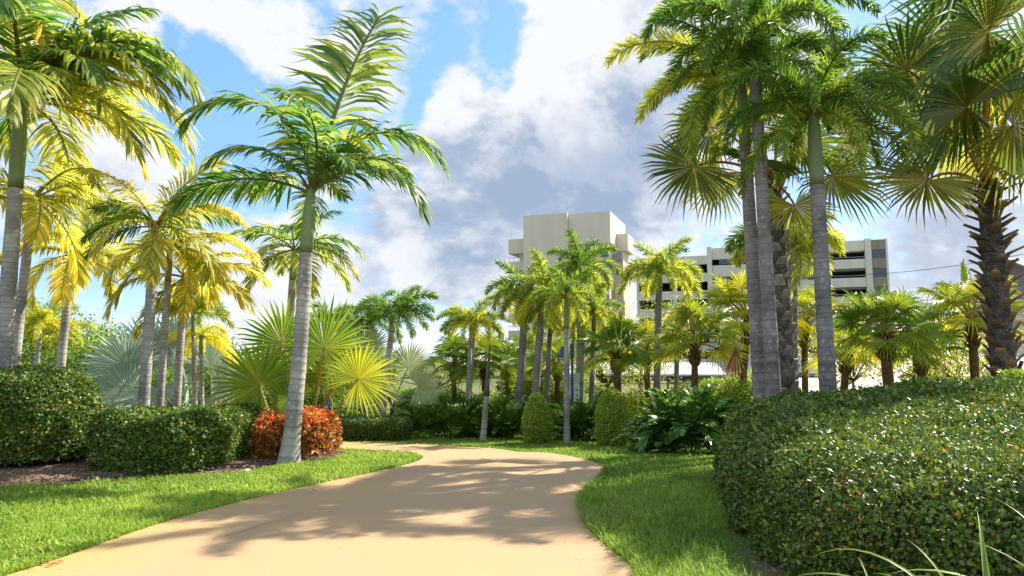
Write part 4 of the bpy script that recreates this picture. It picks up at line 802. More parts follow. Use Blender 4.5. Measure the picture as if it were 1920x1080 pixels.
# tall ringed trunks at right
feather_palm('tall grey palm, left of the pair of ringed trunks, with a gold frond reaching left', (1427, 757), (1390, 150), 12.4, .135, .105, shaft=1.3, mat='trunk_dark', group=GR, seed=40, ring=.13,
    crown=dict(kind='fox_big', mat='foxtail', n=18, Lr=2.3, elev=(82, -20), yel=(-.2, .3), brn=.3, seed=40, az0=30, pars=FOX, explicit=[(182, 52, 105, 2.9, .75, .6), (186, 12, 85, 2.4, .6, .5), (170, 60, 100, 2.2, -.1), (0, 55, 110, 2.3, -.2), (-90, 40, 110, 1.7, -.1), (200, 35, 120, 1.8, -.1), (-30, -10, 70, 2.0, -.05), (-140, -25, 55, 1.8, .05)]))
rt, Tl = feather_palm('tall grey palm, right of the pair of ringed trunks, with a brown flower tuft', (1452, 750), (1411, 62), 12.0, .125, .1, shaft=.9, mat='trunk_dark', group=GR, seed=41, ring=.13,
    crown=dict(kind='fox_big', mat='foxtail', n=15, Lr=2.2, elev=(82, -5), yel=(-.3, .1), seed=41, az0=80, pars=FOX, explicit=[(190, 55, 110, 1.9, -.3), (150, 65, 100, 2.0, -.3), (10, 50, 100, 2.2, -.2), (-80, 60, 120, 1.6, -.1)]))
bb = MB(); r = np.random.default_rng(8)
for k in range(150):
    a = r.uniform(0, 2*pi); dd = np.array([cos(a), sin(a), 0]); p0 = Tl - [0, 0, .62]; l = r.uniform(.12, .3)
    bb.tube([p0 + dd*.08, p0 + dd*(.08 + l*.6) + [0, 0, -l*.35], p0 + dd*(.08 + l*.7) + [r.normal(0, .04), r.normal(0, .04), -l*1.25]], [.008, .006, .004], 4, cap=False)
put('flower_stalk', bb.data('flower_stalk', M['brick']), rt)
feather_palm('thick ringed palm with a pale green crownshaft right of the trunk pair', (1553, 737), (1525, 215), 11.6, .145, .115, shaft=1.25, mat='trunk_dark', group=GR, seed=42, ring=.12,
    crown=dict(kind='fox_big', mat='foxtail', n=16, Lr=2.05, elev=(82, -20), yel=(-.2, .3), seed=42, az0=10, pars=FOX, explicit=[(0, 45, 120, 1.9, .05), (-15, 15, 90, 2.0, -.1), (-10, 60, 110, 2.0, .25), (180, 30, 100, 1.8, -.1), (-70, 50, 130, 1.3, .2), (40, 70, 70, 2.2, .1), (150, 75, 60, 2.3, .1), (185, -15, 65, 1.7, .15)]))
# ---------------- fan palms
def husk_trunk(root, T, r0, r1, mat, n, size, seed, tone, ext=1.0, core='husk'):
    r = np.random.default_rng(seed); L = np.linalg.norm(T); t = np.linspace(0, 1, 14); b = MB(); b.tube(T*t[:, None], (r0 + (r1 - r0)*t)*(1 + .25*np.exp(-t*9)), 12); put('trunk', b.data('trunk', M[core], True), root)
    b = MB()
    for k in range(n):
        f = (k + .5)/n; a = k*2.39996 + r.normal(0, .12); o_ = np.array([cos(a), sin(a), 0]); s_ = np.array([-sin(a), cos(a), 0]); rad = r0 + (r1 - r0)*f
        c = T*f + o_*rad*.85; up = .95 - .45*f*ext + r.normal(0, .1); out_ = .30 + .75*f*ext + r.normal(0, .1)
        d = nrm(o_*out_ + np.array([0, 0, 1.])*up); nr_ = nrm(np.cross(s_, d)); l = size*r.uniform(.75, 1.25)*(.8 + .5*f*ext); w0, w1, th = size*.48, size*.26, size*.13
        V = []
        for q, (ww, hh) in ((0, (w0, th*1.3)), (.55, ((w0 + w1)/2, th)), (1., (w1, th*.8))):
            p = c + d*l*q + o_*(.04*l*q*q)
            V += [p - s_*ww, p + nr_*hh*.4, p + s_*ww, p - nr_*hh]
        F = []
        for q in (0, 4):
            for j in range(4): F.append([q + j, q + (j + 1) % 4, q + 4 + (j + 1) % 4, q + 4 + j])
        tr = r.random(); V = np.array(V); tint = np.array([[tr, .0, 0]]*4 + [[tr, .12*tone, 0]]*4 + [[tr, tone*r.uniform(.3, 1), 0]]*4)
        V[8:] += r.normal(0, size*.03, (4, 3))
        b.add(V, [np.array(F), np.array([[8, 9, 10, 11]])], tint)
    put('leaf_base', b.data('leaf_base', M[mat]), root)
def explicit_fan(root, C, H, A, N, Rr, col, mat, seed, name='fan_leaf', r0=.03, **k):
    b = MB(); petiole_into(b, C, H, r0, k.pop('sag', .2)); fan_into(b, np.asarray(H, float), A, N, Rr, seed=seed, **k); put(name, b.data(name, M[mat]), root, color=(*col, 0))
# rough trunk fan palm at the right edge
Bp, T = base_top((1884, 712), (1850, 345), 12.8); o = thing('fan_palm', 'massive fan palm with a rough dark trunk of old leaf stubs at the right edge', 'palm tree', Bp, 'rough trunk fan palms'); Tl = T - Bp
husk_trunk(o, Tl, .225, .165, 'husk', 120, .25, 1, 1., 1.1); 
def W_(px, py, Y): return pt(px, py, Y) - Bp
FB = [((1853, 62), 10.2, (-.75, -.25, -.28), (.25, -.72, -.62), 1.85, (-.1, .3)), ((1812, 200), 10.4, (-.9, -.2, -.12), (.0, -.55, -.8), 1.5, (0, .3)), ((1738, 338), 11.0, (-.85, -.15, -.42), (-.2, -.75, .5), .95, (.35, 1.3)),
      ((1935, 120), 10.8, (.5, -.3, .3), (.1, -.8, -.5), 1.3, (-.1, .3)), ((1900, 235), 10.5, (.3, -.5, -.4), (0, -.7, -.5), 1.2, (.2, .5)), ((1790, 175), 12.4, (-.6, .3, .5), (.2, -.8, -.5), 1.4, (.45, .3)), ((1870, 190), 12.6, (.1, .5, .6), (0, -.85, -.3), 1.4, (.5, .3)),
      ((1770, 95), 11.4, (-.8, .2, .4), (.3, -.6, -.7), 1.3, (-.1, .3)), ((1950, 310), 10.9, (.8, -.3, -.3), (0, -.6, .6), 1.2, (.25, .8)), ((1840, 262), 12.4, (-.4, .6, -.2), (0, -.9, .2), 1.2, (.55, .3)), ((1700, 130), 10.6, (-.8, -.1, .4), (.2, -.55, -.75), 1.0, (0, .2)), ((1800, -40), 10.8, (-.5, .1, .7), (.2, -.7, -.6), 1.2, (-.05, .2)), ((1905, 290), 12.6, (.4, .6, 0), (0, -.9, .2), 1.2, (.5, .4))]
for k, (px, Y, A, N, Rr, cc) in enumerate(FB): explicit_fan(o, Tl - [0, 0, .1], W_(*px, Y*1.1), A, N, Rr*1.22, cc, 'borassus', 50 + k, r0=.045, nseg=54, spread=155, split=.48, droop=.14, ridge=.03, sag=.25)
# shaggy trunk fan palm behind the trunk pair
Bp, T = base_top((1478, 745), (1448, 330), 14.0); o = thing('fan_palm', 'fan palm with a shaggy pale trunk standing behind the pair of ringed trunks', 'palm tree', Bp, 'rough trunk fan palms'); Tl = T - Bp
husk_trunk(o, Tl, .2, .17, 'husk_pale', 105, .24, 2, .7, .75)
FB = [((1335, 238), 13.6, (-.9, -.1, .12), (.1, -.75, -.6), 1.15, (.05, .8)), ((1302, 312), 13.4, (-.8, -.2, -.5), (-.1, -.8, .3), 1.2, (.12, 1.2)), ((1345, 330), 14.3, (-.6, .2, -.6), (-.2, -.9, .2), 1.0, (.2, .8)), ((1400, 200), 14.6, (-.3, .3, .9), (0, -.9, -.3), 1.2, (-.1, .3)), ((1480, 190), 14.8, (.2, .2, .9), (0, -.9, -.3), 1.3, (-.1, .3)), ((1580, 260), 14.4, (.9, .1, .2), (0, -.8, -.5), 1.2, (.0, .4)), ((1560, 330), 14.0, (.8, -.2, -.5), (.1, -.8, .4), 1.2, (.3, .5)), ((1490, 385), 13.5, (.2, -.5, -.8), (0, -.8, .4), .9, (.55, .4)), ((1420, 300), 13.0, (-.3, -.6, -.3), (0, -.7, .5), 1.0, (.0, .4)), ((1500, 270), 13.2, (.4, -.5, .1), (0, -.7, -.6), 1.1, (-.1, .4))]
for k, (px, Y, A, N, Rr, cc) in enumerate(FB): explicit_fan(o, Tl - [0, 0, .15], W_(*px, Y), A, N, Rr, cc, 'borassus', 80 + k, r0=.04, nseg=42, spread=140, split=.5, droop=.16, sag=.25)
b = MB(); H = W_(1380, 648, 13.6); petiole_into(b, W_(1412, 640, 13.95), H, .014, .4); fan_into(b, H, (-.15, -.1, -.95), (0, -1, 0), .62, 16, 24, .8, .1, .06, seed=5); put('dead_leaf', b.data('dead_leaf', M['dry']), o)
# young fan palm between hedge and path
Bp = pt(577, 790, 12.9); Bp[2] = g(12.9); o = thing('young_fan_palm', 'stemless young fan palm with large upright fans behind the red hedge', 'palm', Bp)
FB = [((530, 646), 12.6, (-.25, .1, .95), (.1, -.9, .15), .92, (.12, .2), 160), ((608, 652), 12.5, (.22, .1, .95), (.0, -.9, .2), 1.0, (.08, .2), 160), ((487, 721), 12.3, (-.75, -.1, .55), (-.2, -.8, .45), .92, (.15, .4), 150), ((672, 710), 12.1, (.75, -.15, .5), (.25, -.85, -.15), .8, (.5, .4), 165), ((640, 690), 13.2, (.5, .3, .8), (.1, -.9, .2), .8, (.2, .3), 150), ((560, 700), 13.4, (-.2, .4, .9), (0, -.9, .3), .85, (.05, .3), 150), ((540, 748), 12.2, (-.6, -.4, .6), (-.1, -.7, .6), .55, (-.1, .2), 140), ((600, 715), 13.3, (.2, .4, .9), (0, -.9, .3), .8, (.3, .3), 150)]
for k, (px, Y, A, N, Rr, cc, spd) in enumerate(FB): explicit_fan(o, (np.random.default_rng(k).normal(0, .06), 0, .0), W_(*px, Y), A, N, Rr, cc, 'fan', 110 + k, r0=.03, nseg=40, spread=spd, split=.5, droop=.07, sag=.06, cup=.16)
# silver fan palms
def silver(label, base, Y, FB, seed):
    global Bp
    Bp = pt(*base, Y); Bp[2] = g(Y); o = thing('silver_fan_palm', label, 'palm', Bp, 'silver blue fan palms')
    b = MB(); b.tube([(0, 0, 0), (0, 0, .5), (0, 0, .85)], [.09, .085, .07], 9); put('trunk', b.data('trunk', M['fibre'], True), o)
    for k, (px, dY, A, N, Rr, cc) in enumerate(FB): explicit_fan(o, (0, 0, .85), W_(*px, Y + dY), A, N, Rr*(.88 if seed > 150 else 1.), (cc[0] + (.4 if seed > 150 else 0), cc[1]), 'silver', seed + k, r0=.028, nseg=38, spread=125, split=.6, droop=.05, sag=.1, cup=.25)
silver('large silver blue fan palm behind the left grove trunks', (300, 800), 17.5, [((240, 690), -.6, (-.7, -.2, .55), (-.2, -.9, .3), 1.1, (.0, .2)), ((285, 668), .2, (-.2, .1, .95), (.2, -.9, .2), 1.2, (-.1, .2)), ((240, 740), -1., (-.8, -.3, -.2), (-.2, -.85, .4), 1.0, (.1, .3)), ((335, 660), .3, (.3, .1, .95), (.1, -.9, .2), 1.2, (.0, .2)), ((395, 690), -.3, (.7, -.1, .6), (.2, -.9, .2), 1.1, (.05, .2)), ((410, 730), -.8, (.8, -.3, -.1), (.1, -.9, .3), 1.0, (.2, .2)), ((300, 730), -1.1, (.1, -.6, -.5), (0, -.8, .5), 1.0, (-.1, .2)), ((350, 720), -.9, (.3, -.5, .3), (0, -.9, .3), 1.0, (0, .2)), ((270, 700), .6, (-.5, .4, .5), (0, -.9, .2), 1.1, (0, .2))], 140)
silver('silver green fan palm at the right of the young fan palm', (735, 800), 21.0, [((690, 655), -.3, (-.15, .1, .95), (.1, -.9, .2), .95, (.05, .2)), ((765, 690), -.2, (.5, .1, .85), (.1, -.9, .2), .95, (.35, .2)), ((785, 725), -.6, (.85, -.1, .2), (.1, -.9, .35), .85, (.2, .2)), ((790, 745), .3, (.7, .1, -.4), (0, -.9, .4), .9, (.25, .2)), ((720, 720), -.8, (.1, -.5, .4), (0, -.9, .4), .95, (.1, .2)), ((700, 730), .3, (-.6, .2, .4), (0, -.9, .4), .95, (.1, .2))], 160)
# small fan palms with fibre trunks
LIV = dict(nseg=30, spread=125, split=.42, droop=.36, ridge=.04)
def small_fan(label, base, top, Y, Lr, n, yel, seed, fib=True, rad=.09):
    Bq, T = base_top(base, top, Y); o = thing('small_fan_palm', label, 'palm tree', Bq, 'small fan palms with drooping leaf tips'); Tl = T - Bq; r = np.random.default_rng(seed)
    t = np.linspace(0, 1, 10); b = MB(); b.tube(Tl*t[:, None], rad*(1 + .15*np.sin(t*30)*.2) + .0*t, 10); put('trunk', b.data('trunk', M['fibre'], True), o)
    b = MB(); 
    for k in range(26):
        a = k*2.4; f = .8 + .22*k/26; dd = np.array([cos(a), sin(a), 0]); p = Tl*f; b.tube([p + dd*rad*.8, p + dd*rad*1.5 + [0, 0, .07], p + dd*rad*1.9 + [0, 0, .15]], [.035, .028, .012], 5)
    put('fibre_collar', b.data('fibre_collar', M['fibre'], True), o)
    for k in range(n):
        f = (k + .5)/n; e = round((84 - 105*f)/14)*14; eb = max(-60, e - 4 - 24*f); eb = round(eb/12)*12; a = k*137.5 + r.uniform(-15, 15)
        fo = put('fan_leaf', fanleaf('fan_leaf', M['fan'], e, .75, .68, eb, k % 2, **LIV), o, Tl + [0, 0, .05], R(a), (np.clip(yel + r.normal(0, .12) + .25*(f > .8), -.3, 1), .5*r.random(), 0), scale=Lr*r.uniform(.8, 1.15)); fo.rotation_euler[0] = R(r.normal(0, 22))
small_fan('fan palm with a brown collar standing right of the larger cone', (1158, 735), (1156, 668), 18.5, .85, 24, .08, 1, rad=.1)
small_fan('fan palm with a tan trunk right of the leaning slim foxtail palm', (1302, 735), (1303, 648), 17.5, .95, 24, .35, 2, rad=.085)
small_fan('fan palm with a fibre collar left of the rough dark trunk', (1666, 720), (1658, 632), 15.0, .9, 30, .12, 3, rad=.11)
small_fan('fan palm with yellow drooping leaves right behind the rough dark trunk', (1830, 740), (1822, 605), 15.5, 1.0, 24, .4, 4)
small_fan('small fan palm right of the silver green fan palm', (852, 760), (850, 690), 24, .95, 20, .2, 5)
small_fan('small fan palm behind the pointed bare trunk', (908, 760), (908, 690), 24, 1.0, 22, .15, 6)
small_fan('small fan palm left of the first foxtail trunk', (952, 760), (952, 695), 25, .9, 20, .2, 7)
small_fan('fan palm beneath the street lamp', (1044, 800), (1046, 690), 23, .95, 22, .2, 8)
small_fan('fan palm with bright leaves left of the trunk pair', (1390, 760), (1402, 600), 19, 1.1, 22, .45, 9)
small_fan('fan palm with yellow leaves between the shaggy trunk and the third ringed trunk', (1510, 760), (1508, 610), 20, 1.05, 22, .5, 10)
small_fan('fan palm behind the leaves of the lone foxtail', (1215, 760), (1212, 660), 21, .9, 18, .5, 11)
small_fan('low fan palm between the third ringed trunk and the collared fan palm', (1580, 760), (1588, 668), 17, .7, 16, .5, 12)
small_fan('low fan palm right of the collared fan palm', (1730, 740), (1726, 668), 16.5, .75, 16, .25, 13)
small_fan('fan palm far behind the twin palm', (990, 765), (995, 680), 27, 1.0, 18, .3, 14)
small_fan('fan palm beyond the red hedge left of the blue sign', (640, 770), (560, 690), 24, .8, 14, .1, 15) if False else None
# clumping palm, left
rosette('bright green clumping palm behind the barrel hedge', (70, 760), 18.5, 40, 1.9, .22, 41, name='clumping_palm', pars=MANS, e=(85, 20), wide=.4, cat='palm', bend=(55, 95), mat='foxtail')
rosette('banana like plant with broad leaves right of the yellow fronded palm', (150, 740), 19.5, 12, 1.7, .0, 42, name='banana_plant', pars=dict(L=1, ll=.2, n=26, w=.06, droop=.2, lift=.15, rw=.016, start=.25, a0=80, a1=60), e=(80, 20), wide=.2, bend=(60, 110), mat='tree')
# broadleaf trees and shrubs behind
TG = 'broadleaf trees behind the garden'
tree('dark leafy tree rising left of the silver blue palm', (215, 760), 27, 4.2, 3.4, 61, n=7000, L=.13, group=TG)
tree('leafy tree behind the silver blue palm', (290, 760), 30, 5, 3.6, 62, n=7000, L=.13, yel=.2, group=TG)
tree('dense tree between the first two left trunks', (20, 740), 30, 5.5, 4.2, 63, n=7000, L=.15, yel=.3, color=(.2, .3, 0), group=TG)
tree('thin tree top showing above the yellow fronded palm', (80, 740), 33, 4, 5.2, 64, n=3500, L=.14, group=TG)
tree('open pale leaved tree right of the thin grove trunks', (420, 760), 28, 3.8, 3.8, 65, n=2600, L=.1, yel=.3, color=(.25, .3, 0), group=TG)
tree('dark tree behind the young fan palm', (500, 770), 30, 5.5, 3.0, 66, n=7000, L=.14, group=TG)
tree('dark tree beyond the bend behind the silver green palm', (640, 770), 32, 6, 3.4, 67, n=7000, L=.14, group=TG)
tree('sparse tree with few yellow leaves left of the twin palm', (818, 770), 30, 4.5, 3.6, 68, n=1700, L=.09, yel=.5, mat='ytree', color=(.3, .3, 0), tr=.06, group=TG)
tree('yellow leaved sparse tree in front of the garage right bay', (1600, 730), 22, 2.8, 4.6, 69, 'ytree', n=2200, L=.1, yel=.5, color=(.35, .2, 0), tr=.05, low=.3, group=TG)
tree('yellow green tree left of the rough dark trunk', (1790, 720), 20, 3.0, 3.8, 70, 'ytree', n=3000, L=.12, yel=.4, color=(.3, .2, 0), tr=.06, group=TG)
tree('bare branched tree against the clouds right of the garage', (1755, 720), 34, 3.0, 6.0, 71, n=60, L=.1, tr=.07, bare=True, group=TG)
tree('small yellow tree behind the foxtail row', (1140, 740), 26, 3.6, 4.2, 72, 'ytree', n=3400, L=.09, yel=.5, color=(.25, .2, 0), tr=.06, group=TG)
tree('yellow leaved tree behind the lone foxtail', (1200, 740), 27, 3.6, 4.6, 73, 'ytree', n=3400, L=.09, yel=.5, color=(.3, .3, 0), tr=.06, group=TG)
tree('green tree at the far left behind the barrel hedge', (-60, 760), 26, 5, 3.8, 74, n=6000, L=.15, yel=.2, group=TG)
BG = 'leafy shrubs behind the palms'
for q, (lb, bx, Y, w, h, mat, yl, col) in enumerate([
    ('round green shrub just right of the blue sign', (650, 800), 20.9, .9, .85, 'tree', .1, 0.), ('yellow green shrub under the silver green palm', (720, 800), 22.4, 1.4, .7, 'tree', .3, .15), ('dark shrub under the silver green palm fans', (775, 800), 22.9, 1.4, .8, 'tree', .1, 0),
    ('yellow green shrub left of the smaller cone', (915, 815), 21.2, 1.3, .95, 'ytree', .2, -.2), ('bright shrub behind the smaller cone', (985, 800), 22.4, 1.6, 1.2, 'tree', .3, .25), ('bright shrub behind the slim pale trunk', (1045, 800), 22.8, 1.5, 1.1, 'tree', .4, .3), ('bright shrub behind the larger cone', (1130, 800), 21.9, 1.4, 1.2, 'tree', .3, .2), ('yellowish shrub right of the larger cone', (1195, 800), 21.4, 1.3, 1.3, 'ytree', .3, -.1),
    ('leafy bright shrub above the glossy dark shrub', (1345, 760), 18.0, 2.0, 1.5, 'tree', .35, .3), ('tall leafy shrub above the glossy shrub, further right', (1300, 760), 22.4, 1.6, 1.5, 'tree', .3, .25), ('yellow shrub between shaggy and third ringed trunk', (1515, 760), 15.5, .8, 1.25, 'ytree', .4, 0), ('bright shrub at the foot of the collared fan palm', (1740, 760), 13.6, 1.4, 1.15, 'tree', .4, .3), ('lime green shrub at the right edge beside the rough trunk', (1925, 760), 11.0, .7, 1.62, 'lime', .1, 0.1),
    ('green shrub between the barrel hedge and the silver palm', (215, 780), 20.5, 1.6, 1.4, 'tree', .1, .05), ('low green shrub behind the long box hedge', (350, 800), 20.8, 2.4, .9, 'tree', .1, 0), ('wide leafy shrub between the silver green palm and the twin palm', (810, 780), 24.4, 2.4, 1.5, 'tree', .15, .05), ('tall leafy shrub behind the twin palm', (870, 770), 23.5, 2.6, 1.7, 'tree', .25, .15), ('leafy shrub behind the pointed bare trunk', (930, 770), 23.0, 2.4, 1.6, 'tree', .3, .2), ('tall yellow green shrub behind the first foxtail trunks', (995, 770), 24.0, 2.4, 1.9, 'ytree', .3, -.3), ('leafy shrub far behind the notice board', (1080, 770), 24.0, 2.4, 1.7, 'tree', .3, .2), ('leafy shrub in front of the white carport', (1160, 780), 24.4, 2.0, 1.3, 'tree', .3, .2), ('bright shrub at the foot of the lone foxtail palm', (1235, 780), 21.9, 1.8, 1.3, 'tree', .35, .25), ('broad green shrub behind the silver blue palm', (330, 780), 22.0, 3.6, 1.9, 'tree', .15, .05), ('broad green shrub beyond the thin grove trunks', (430, 780), 22.5, 3.2, 1.7, 'tree', .1, 0), ('green shrub beyond the young fan palm', (540, 780), 22.0, 3., 1.6, 'tree', .1, 0), ('green shrub beyond the blue sign', (640, 780), 23.5, 3., 1.6, 'tree', .15, .05), ('green shrub beyond the two dark green palms', (735, 780), 24.0, 3., 1.7, 'tree', .15, .05), ('broad shrub between the third ringed trunk and the collared fan palm', (1600, 760), 19, 2.6, 1.5, 'tree', .35, .25), ('low bright shrub behind the trunk pair', (1450, 760), 19.5, 2.6, 1.35, 'tree', .4, .3), ('leafy shrub under the tan trunked fan palm', (1310, 770), 24, 3., 1.9, 'tree', .4, .25), ('dark undergrowth shrub behind the red hedge', (450, 800), 18.5, 2.6, .95, 'tree', .05, 0), ('green shrub behind the barrel hedge top', (160, 760), 20.5, 1.8, 1.35, 'tree', .2, .2), ('shrub left of the collared fan palm', (1610, 760), 13.8, 1.0, .95, 'tree', .3, .2)]):
    bush(lb, bx, Y, w, h, 200 + q, mat, L=.07, n=int(3000*w*h) + 900, yel=yl, color=(col, .3, 0), group=BG)
# thin stems behind the red hedge
for q, px in enumerate((425, 441, 455, 449)):
    Y = 19 + q*.3; Bq = pt(px, 780, Y); Bq[2] = g(Y); o = thing('thin_trunk_shrub', ('slim bare stemmed shrub left of the young fan palm', 'second bare stemmed shrub left of the young fan palm', 'third bare stemmed shrub nearest the young fan palm', 'bare stemmed shrub hidden among the three others')[q], 'shrub', Bq, 'thin stemmed shrubs')
    b = MB()
    for j in range(3): r = np.random.default_rng(q*9 + j); x = r.normal(0, .12); b.tube([(x, 0, 0), (x*1.4, 0, .7), (x*1.8, r.normal(0, .1), 1.5)], [.035, .03, .02], 6)
    put('stem', b.data('stem', M['bark'], True), o); me, C, rd = bush_mesh(300 + q, 700, 1., .8, .12, 'tree', .1); put('crown', me, o, (0, 0, 1.1))
# variegated strap leaves in the right corner
def strap_plant(label, Bq, specs, seed):
    o = thing('strap_leaf_plant', label, 'plant', Bq, 'striped strap leaf plants'); r = np.random.default_rng(seed)
    for k, (az, e, bend, L, w) in enumerate(list(specs) + [(a_ + 37, min(86, e_ + 6), b_ + 12, l_*.85, w_*.85) for a_, e_, b_, l_, w_ in specs]):
        b = MB(); K = 16; s = np.linspace(0, 1, K); L = L*1.15; a = np.radians(e - bend*s**1.6); P = np.zeros((K, 3)); P[1:, 0] = np.cumsum(np.cos(a[1:]))*L/K; P[1:, 2] = np.cumsum(np.sin(a[1:]))*L/K
        ww = w*np.clip(np.minimum(.6 + 2*s, (1 - s)*2.6 + .02), .03, 1.)*.5; V = []; tint = []
        U = np.stack([-np.sin(a), 0*a, np.cos(a)], 1)
        for c_, st, lift in ((-1, .9, .5), (-.62, .9, .3), (-.6, 0, .28), (0, 0, 0), (.6, 0, .28), (.62, .9, .3), (1, .9, .5)):
            V.append(P + np.array([0, 1., 0])*(ww*c_)[:, None] + U*(ww*lift)[:, None]); tint.append(np.stack([np.full(K, r.uniform(.3, .8)), np.clip(s - .93, 0, 1)*12, np.full(K, st)], 1))
        i = np.arange(6)[:, None]*K; j = np.arange(K - 1)[None]; b.add(np.concatenate(V), [np.stack([i + j, i + j + 1, i + K + j + 1, i + K + j], -1).reshape(-1, 4)], np.concatenate(tint))
        put('leaf', b.data('leaf', M['strap'], True), o, (r.normal(0, .02), r.normal(0, .02), 0), R(az), (r.uniform(-.1, .5), .6, 0))
strap_plant('largest striped strap leaf plant, arching in front of the huge hedge at lower right', (2.08, 3.15, 0), [(150, 72, 95, 1.05, .035), (20, 75, 110, 1.15, .03), (165, 60, 60, .95, .04), (60, 82, 60, 1.0, .03), (-10, 68, 100, 1.0, .035), (200, 78, 70, .85, .03), (100, 65, 80, .9, .03), (330, 60, 90, .9, .03), (-40, 75, 60, .8, .03), (10, 85, 130, 1.2, .03), (130, 85, 120, 1.15, .028), (175, 80, 140, 1.0, .03)], 1)
strap_plant('striped strap leaf plant at the right end of the photo bottom', (2.62, 3.2, 0), [(160, 70, 90, 1.1, .04), (185, 80, 120, 1.2, .04), (20, 75, 110, 1.15, .035), (140, 62, 70, .95, .03), (95, 82, 70, 1.1, .03), (210, 70, 80, .9, .03), (-20, 60, 90, .9, .03), (170, 55, 60, .9, .035), (120, 75, 140, 1.1, .03)], 2)
strap_plant('low striped strap leaf plant left of the two taller ones', (1.72, 3.35, 0), [(165, 60, 80, .85, .022), (150, 75, 100, .8, .02), (30, 70, 90, .75, .02), (190, 50, 70, .75, .02), (80, 80, 60, .7, .022), (-30, 70, 80, .7, .02), (110, 65, 90, .8, .02)], 3)
# rock and dry leaves
def blobrock(label, px, r0, seed):
    Bq = at(*px); o_ = np.random.default_rng(seed); b = MB(); n, m = 14, 9; th = np.arange(n)*2*pi/n; ph = np.linspace(-.3, pi/2, m)
    V = np.array([[cos(p)*cos(t)*1.3, cos(p)*sin(t), sin(p)*.75] for p in ph for t in th])*r0; V += nrm(V)*(fn(V, 9/r0*.35, seed)*r0*.22)[:, None]
    i = np.arange(m - 1)[:, None]*n; j = np.arange(n)[None]; b.add(V, [np.stack([i + j, i + (j + 1) % n, i + n + (j + 1) % n, i + n + j], -1).reshape(-1, 4)])
    tag(put('rock', b.data('rock', M['rock']), None, Bq), label, 'rock')
blobrock('pale tan rock at the mulch edge right of the long box hedge', (461, 887), .075, 3)
r = np.random.default_rng(77)
b = MB(); Q = [at(px, py) for px, py in zip(np.concatenate([r.uniform(0, 110, 20), r.uniform(100, 600, 22), r.uniform(75, 130, 5)]), np.concatenate([r.uniform(1035, 1075, 20), r.uniform(890, 960, 22), r.uniform(1058, 1070, 5)]))]
Q = np.array(Q) + [0, 0, .045]; nL = len(Q); a = r.uniform(0, 2*pi, nL); D = np.stack([np.cos(a), np.sin(a), r.normal(0, .2, nL)], 1); Ls = r.uniform(.025, .07, nL)
leaves(b, Q, D, nrm(np.stack([r.normal(0, .3, nL), r.normal(0, .3, nL), np.ones(nL)], 1)), Ls, Ls*.3, np.stack([r.random(nL), 0*a, 0*a], 1), fold=.6)
struct('dry_leaf_litter', b.data('dry_leaf_litter', M['dry']), 'stuff')
r = np.random.default_rng(78); b = MB(); k = r.integers(2, 110, 700); u_ = np.where(r.random(700) < .7, np.abs(r.normal(0, .05, 700)), r.random(700)); u_ = np.where(r.random(700) < .5, u_, 1 - u_); u_ = np.clip(u_, .005, .995)[:, None]
P = EI[k]*(1 - u_) + EO[k]*u_ + r.normal(0, .04, (700, 2)); P = P[inpoly(P, PATHPOLY)]; scatter_quads(b, np.c_[P, g(P[:, 1]) + .034], .011, .0035, 79, .05)
struct('path_grit', b.data('path_grit', M['chip']), 'stuff')
# grass: real blades, thick near the camera and thinner far away
HP = [BALL, HL2, RH, FH, BH, BED1*1.0]
def grass_points(n, y0, y1, seed, xr=1.5):
    r = np.random.default_rng(seed); uu = r.random(n); Y = 1/(1/y0 - uu*(1/y0 - 1/y1)); X = r.uniform(-1, 1, n)*(Y*.80 + xr)
    P = np.stack([X, Y], 1); k = ~inpoly(P, PATHPOLY)
    for q in HP: k &= ~inpoly(P, q)
    bd = inpoly(P, BED2); k &= ~(bd & (r.random(n) > .04)); return P[k]
def blades(b, P, seed, hs, ws, stray=.02):
    r = np.random.default_rng(seed); n = len(P); d, _ = polydist(P, PATHPOLY[::2]); dist = P[:, 1]
    lush = fn(P, .9, 1.)*.5 + fn(P, 2.7, 4.)*.4; right = P[:, 0] > -.5
    h = hs*(.055 + .022*lush + .03*np.where(right, 1., .0)*(P[:, 1] < 9) + .02*(d < .12))*r.uniform(.55, 1.45, n)*np.where(dist > 12, .8, 1.)
    h = np.where(r.random(n) < stray, h*1.9, h); a = r.uniform(0, 2*pi, n); lean = np.abs(r.normal(.55, .3, n)); dirh = np.stack([np.cos(a), np.sin(a)], 1)
    w = ws*r.uniform(.6, 1.4, n)*(.0022 + .00042*dist); s2 = np.stack([-dirh[:, 1], dirh[:, 0]], 1)
    z0 = g(P[:, 1]); B0 = np.c_[P, z0]; md = np.c_[P + dirh*(h*lean*.35)[:, None], z0 + h*.62]; tp = np.c_[P + dirh*(h*lean*1.05)[:, None], z0 + h*np.clip(1.05 - lean*.3, .3, 1)]
    S3 = np.c_[s2, np.zeros(n)]*w[:, None]
    V = np.stack([B0 - S3, B0 + S3, md + S3*.85, md - S3*.85, tp], 1).reshape(-1, 3); k = np.arange(n)[:, None]*5
    t = np.clip(.42 + .25*fn(P, .8, 9.) + .15*fn(P, 4., 2.) + r.normal(0, .16, n), 0, 1); dry = (r.random(n) < .03 + .25*sst(.45, .8, fn(P, 1.3, 6.)))*1.
    t = np.where(right, t - .12, t + .1)
    tint = np.stack([np.clip(t, 0, 1), dry, 0*t], 1)
    b.add(V, [k + np.array([0, 1, 2, 3]), k + np.array([3, 2, 4])], np.repeat(tint, 5, 0))
gb = MB()
blades(gb, grass_points(330000, 4.3, 11, 1), 2, 1., 1.)
blades(gb, grass_points(190000, 10.5, 20, 3), 4, .9, 1.2)
blades(gb, grass_points(60000, 19, 34, 5, 3), 6, 1.1, 1.6)
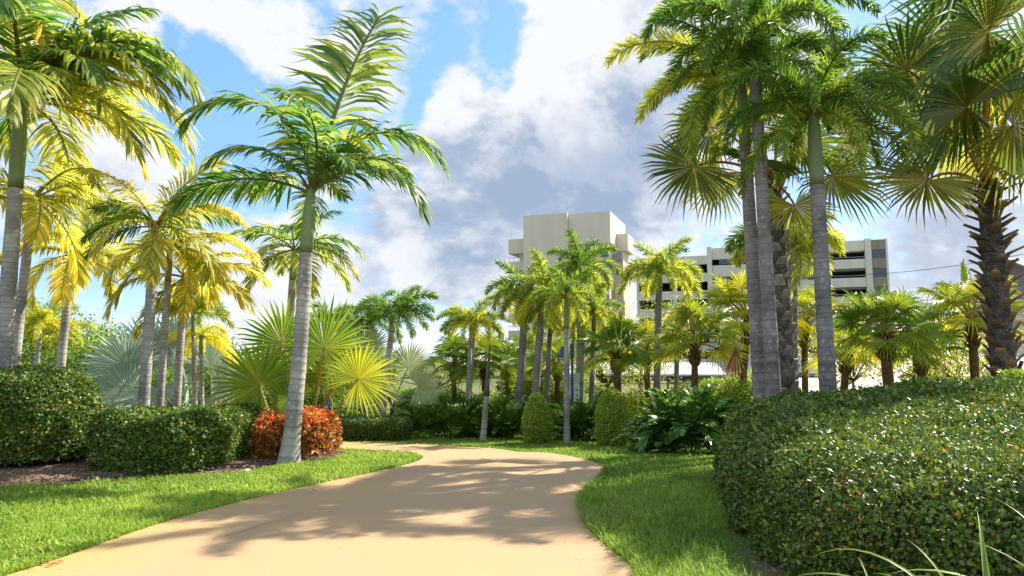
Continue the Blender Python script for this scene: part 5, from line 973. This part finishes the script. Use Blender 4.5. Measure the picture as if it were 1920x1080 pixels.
# broad weeds in the front left and tufts hanging over the right kerb
P = grass_points(26000, 4.6, 9.5, 8); P = P[(P[:, 0] < -1.2) & (fn(P, 1.1, 3.) > -.15)]; n = len(P); r = np.random.default_rng(9); a = r.uniform(0, 2*pi, n)
D = np.stack([np.cos(a)*.7, np.sin(a)*.7, r.uniform(.5, 1.2, n)], 1); Ls = r.uniform(.035, .085, n)
leaves(gb, np.c_[P, g(P[:, 1]) + .02], D, nrm(np.stack([r.normal(0, .4, n), r.normal(0, .4, n), np.ones(n)], 1)), Ls, Ls*.17, leaftint(n, 3, .1, .05, .5), fold=.3)
r = np.random.default_rng(13); E = EI[(EI[:, 1] > 4.2) & (EI[:, 1] < 11)]
for c in E:
    for q in range(9):
        p0 = np.array([c[0] - r.uniform(-.015, .1), c[1] + r.normal(0, .05), 0.]); a = r.normal(0, 1.0); l = r.uniform(.04, .13); dd = np.array([cos(a), sin(a), 0]); w = .003
        s_ = np.array([-dd[1], dd[0], 0])*w; m = p0 + dd*l*.35 + [0, 0, l*.5]; e = p0 + dd*l*.8 + [0, 0, l*r.uniform(.3, .7)]
        gb.add([p0 - s_, p0 + s_, m + s_, m - s_, e], [np.array([[0, 1, 2, 3]]), np.array([[3, 2, 4]])], (r.uniform(.3, .8), (r.random() < .1)*1., 0))
r = np.random.default_rng(12); E = EO[(EO[:, 1] > 4.2) & (EO[:, 1] < 9.5)]
for ci, c in enumerate(E):
    cl_ = max(0, sin(ci*.9) + sin(ci*.37 + 1))
    for q in range(int(10 + 12*cl_)):
        p0 = np.array([c[0] + r.uniform(-.01, .14), c[1] + r.normal(0, .05), 0.]); a = r.normal(pi, 1.0); l = r.uniform(.08, .2 + .09*cl_); dd = np.array([cos(a), sin(a), 0]); w = .0035
        s_ = np.array([-dd[1], dd[0], 0])*w; m = p0 + dd*l*.35 + [0, 0, l*.5]; e = p0 + dd*l*.85 + [0, 0, l*r.uniform(.25, .6)]
        gb.add([p0 - s_, p0 + s_, m + s_, m - s_, e], [np.array([[0, 1, 2, 3]]), np.array([[3, 2, 4]])], (r.uniform(.2, .7), (r.random() < .1)*1., 0))
go = struct('grass', gb.data('grass', M['grass']), 'stuff', color=(.3, .7, 0))
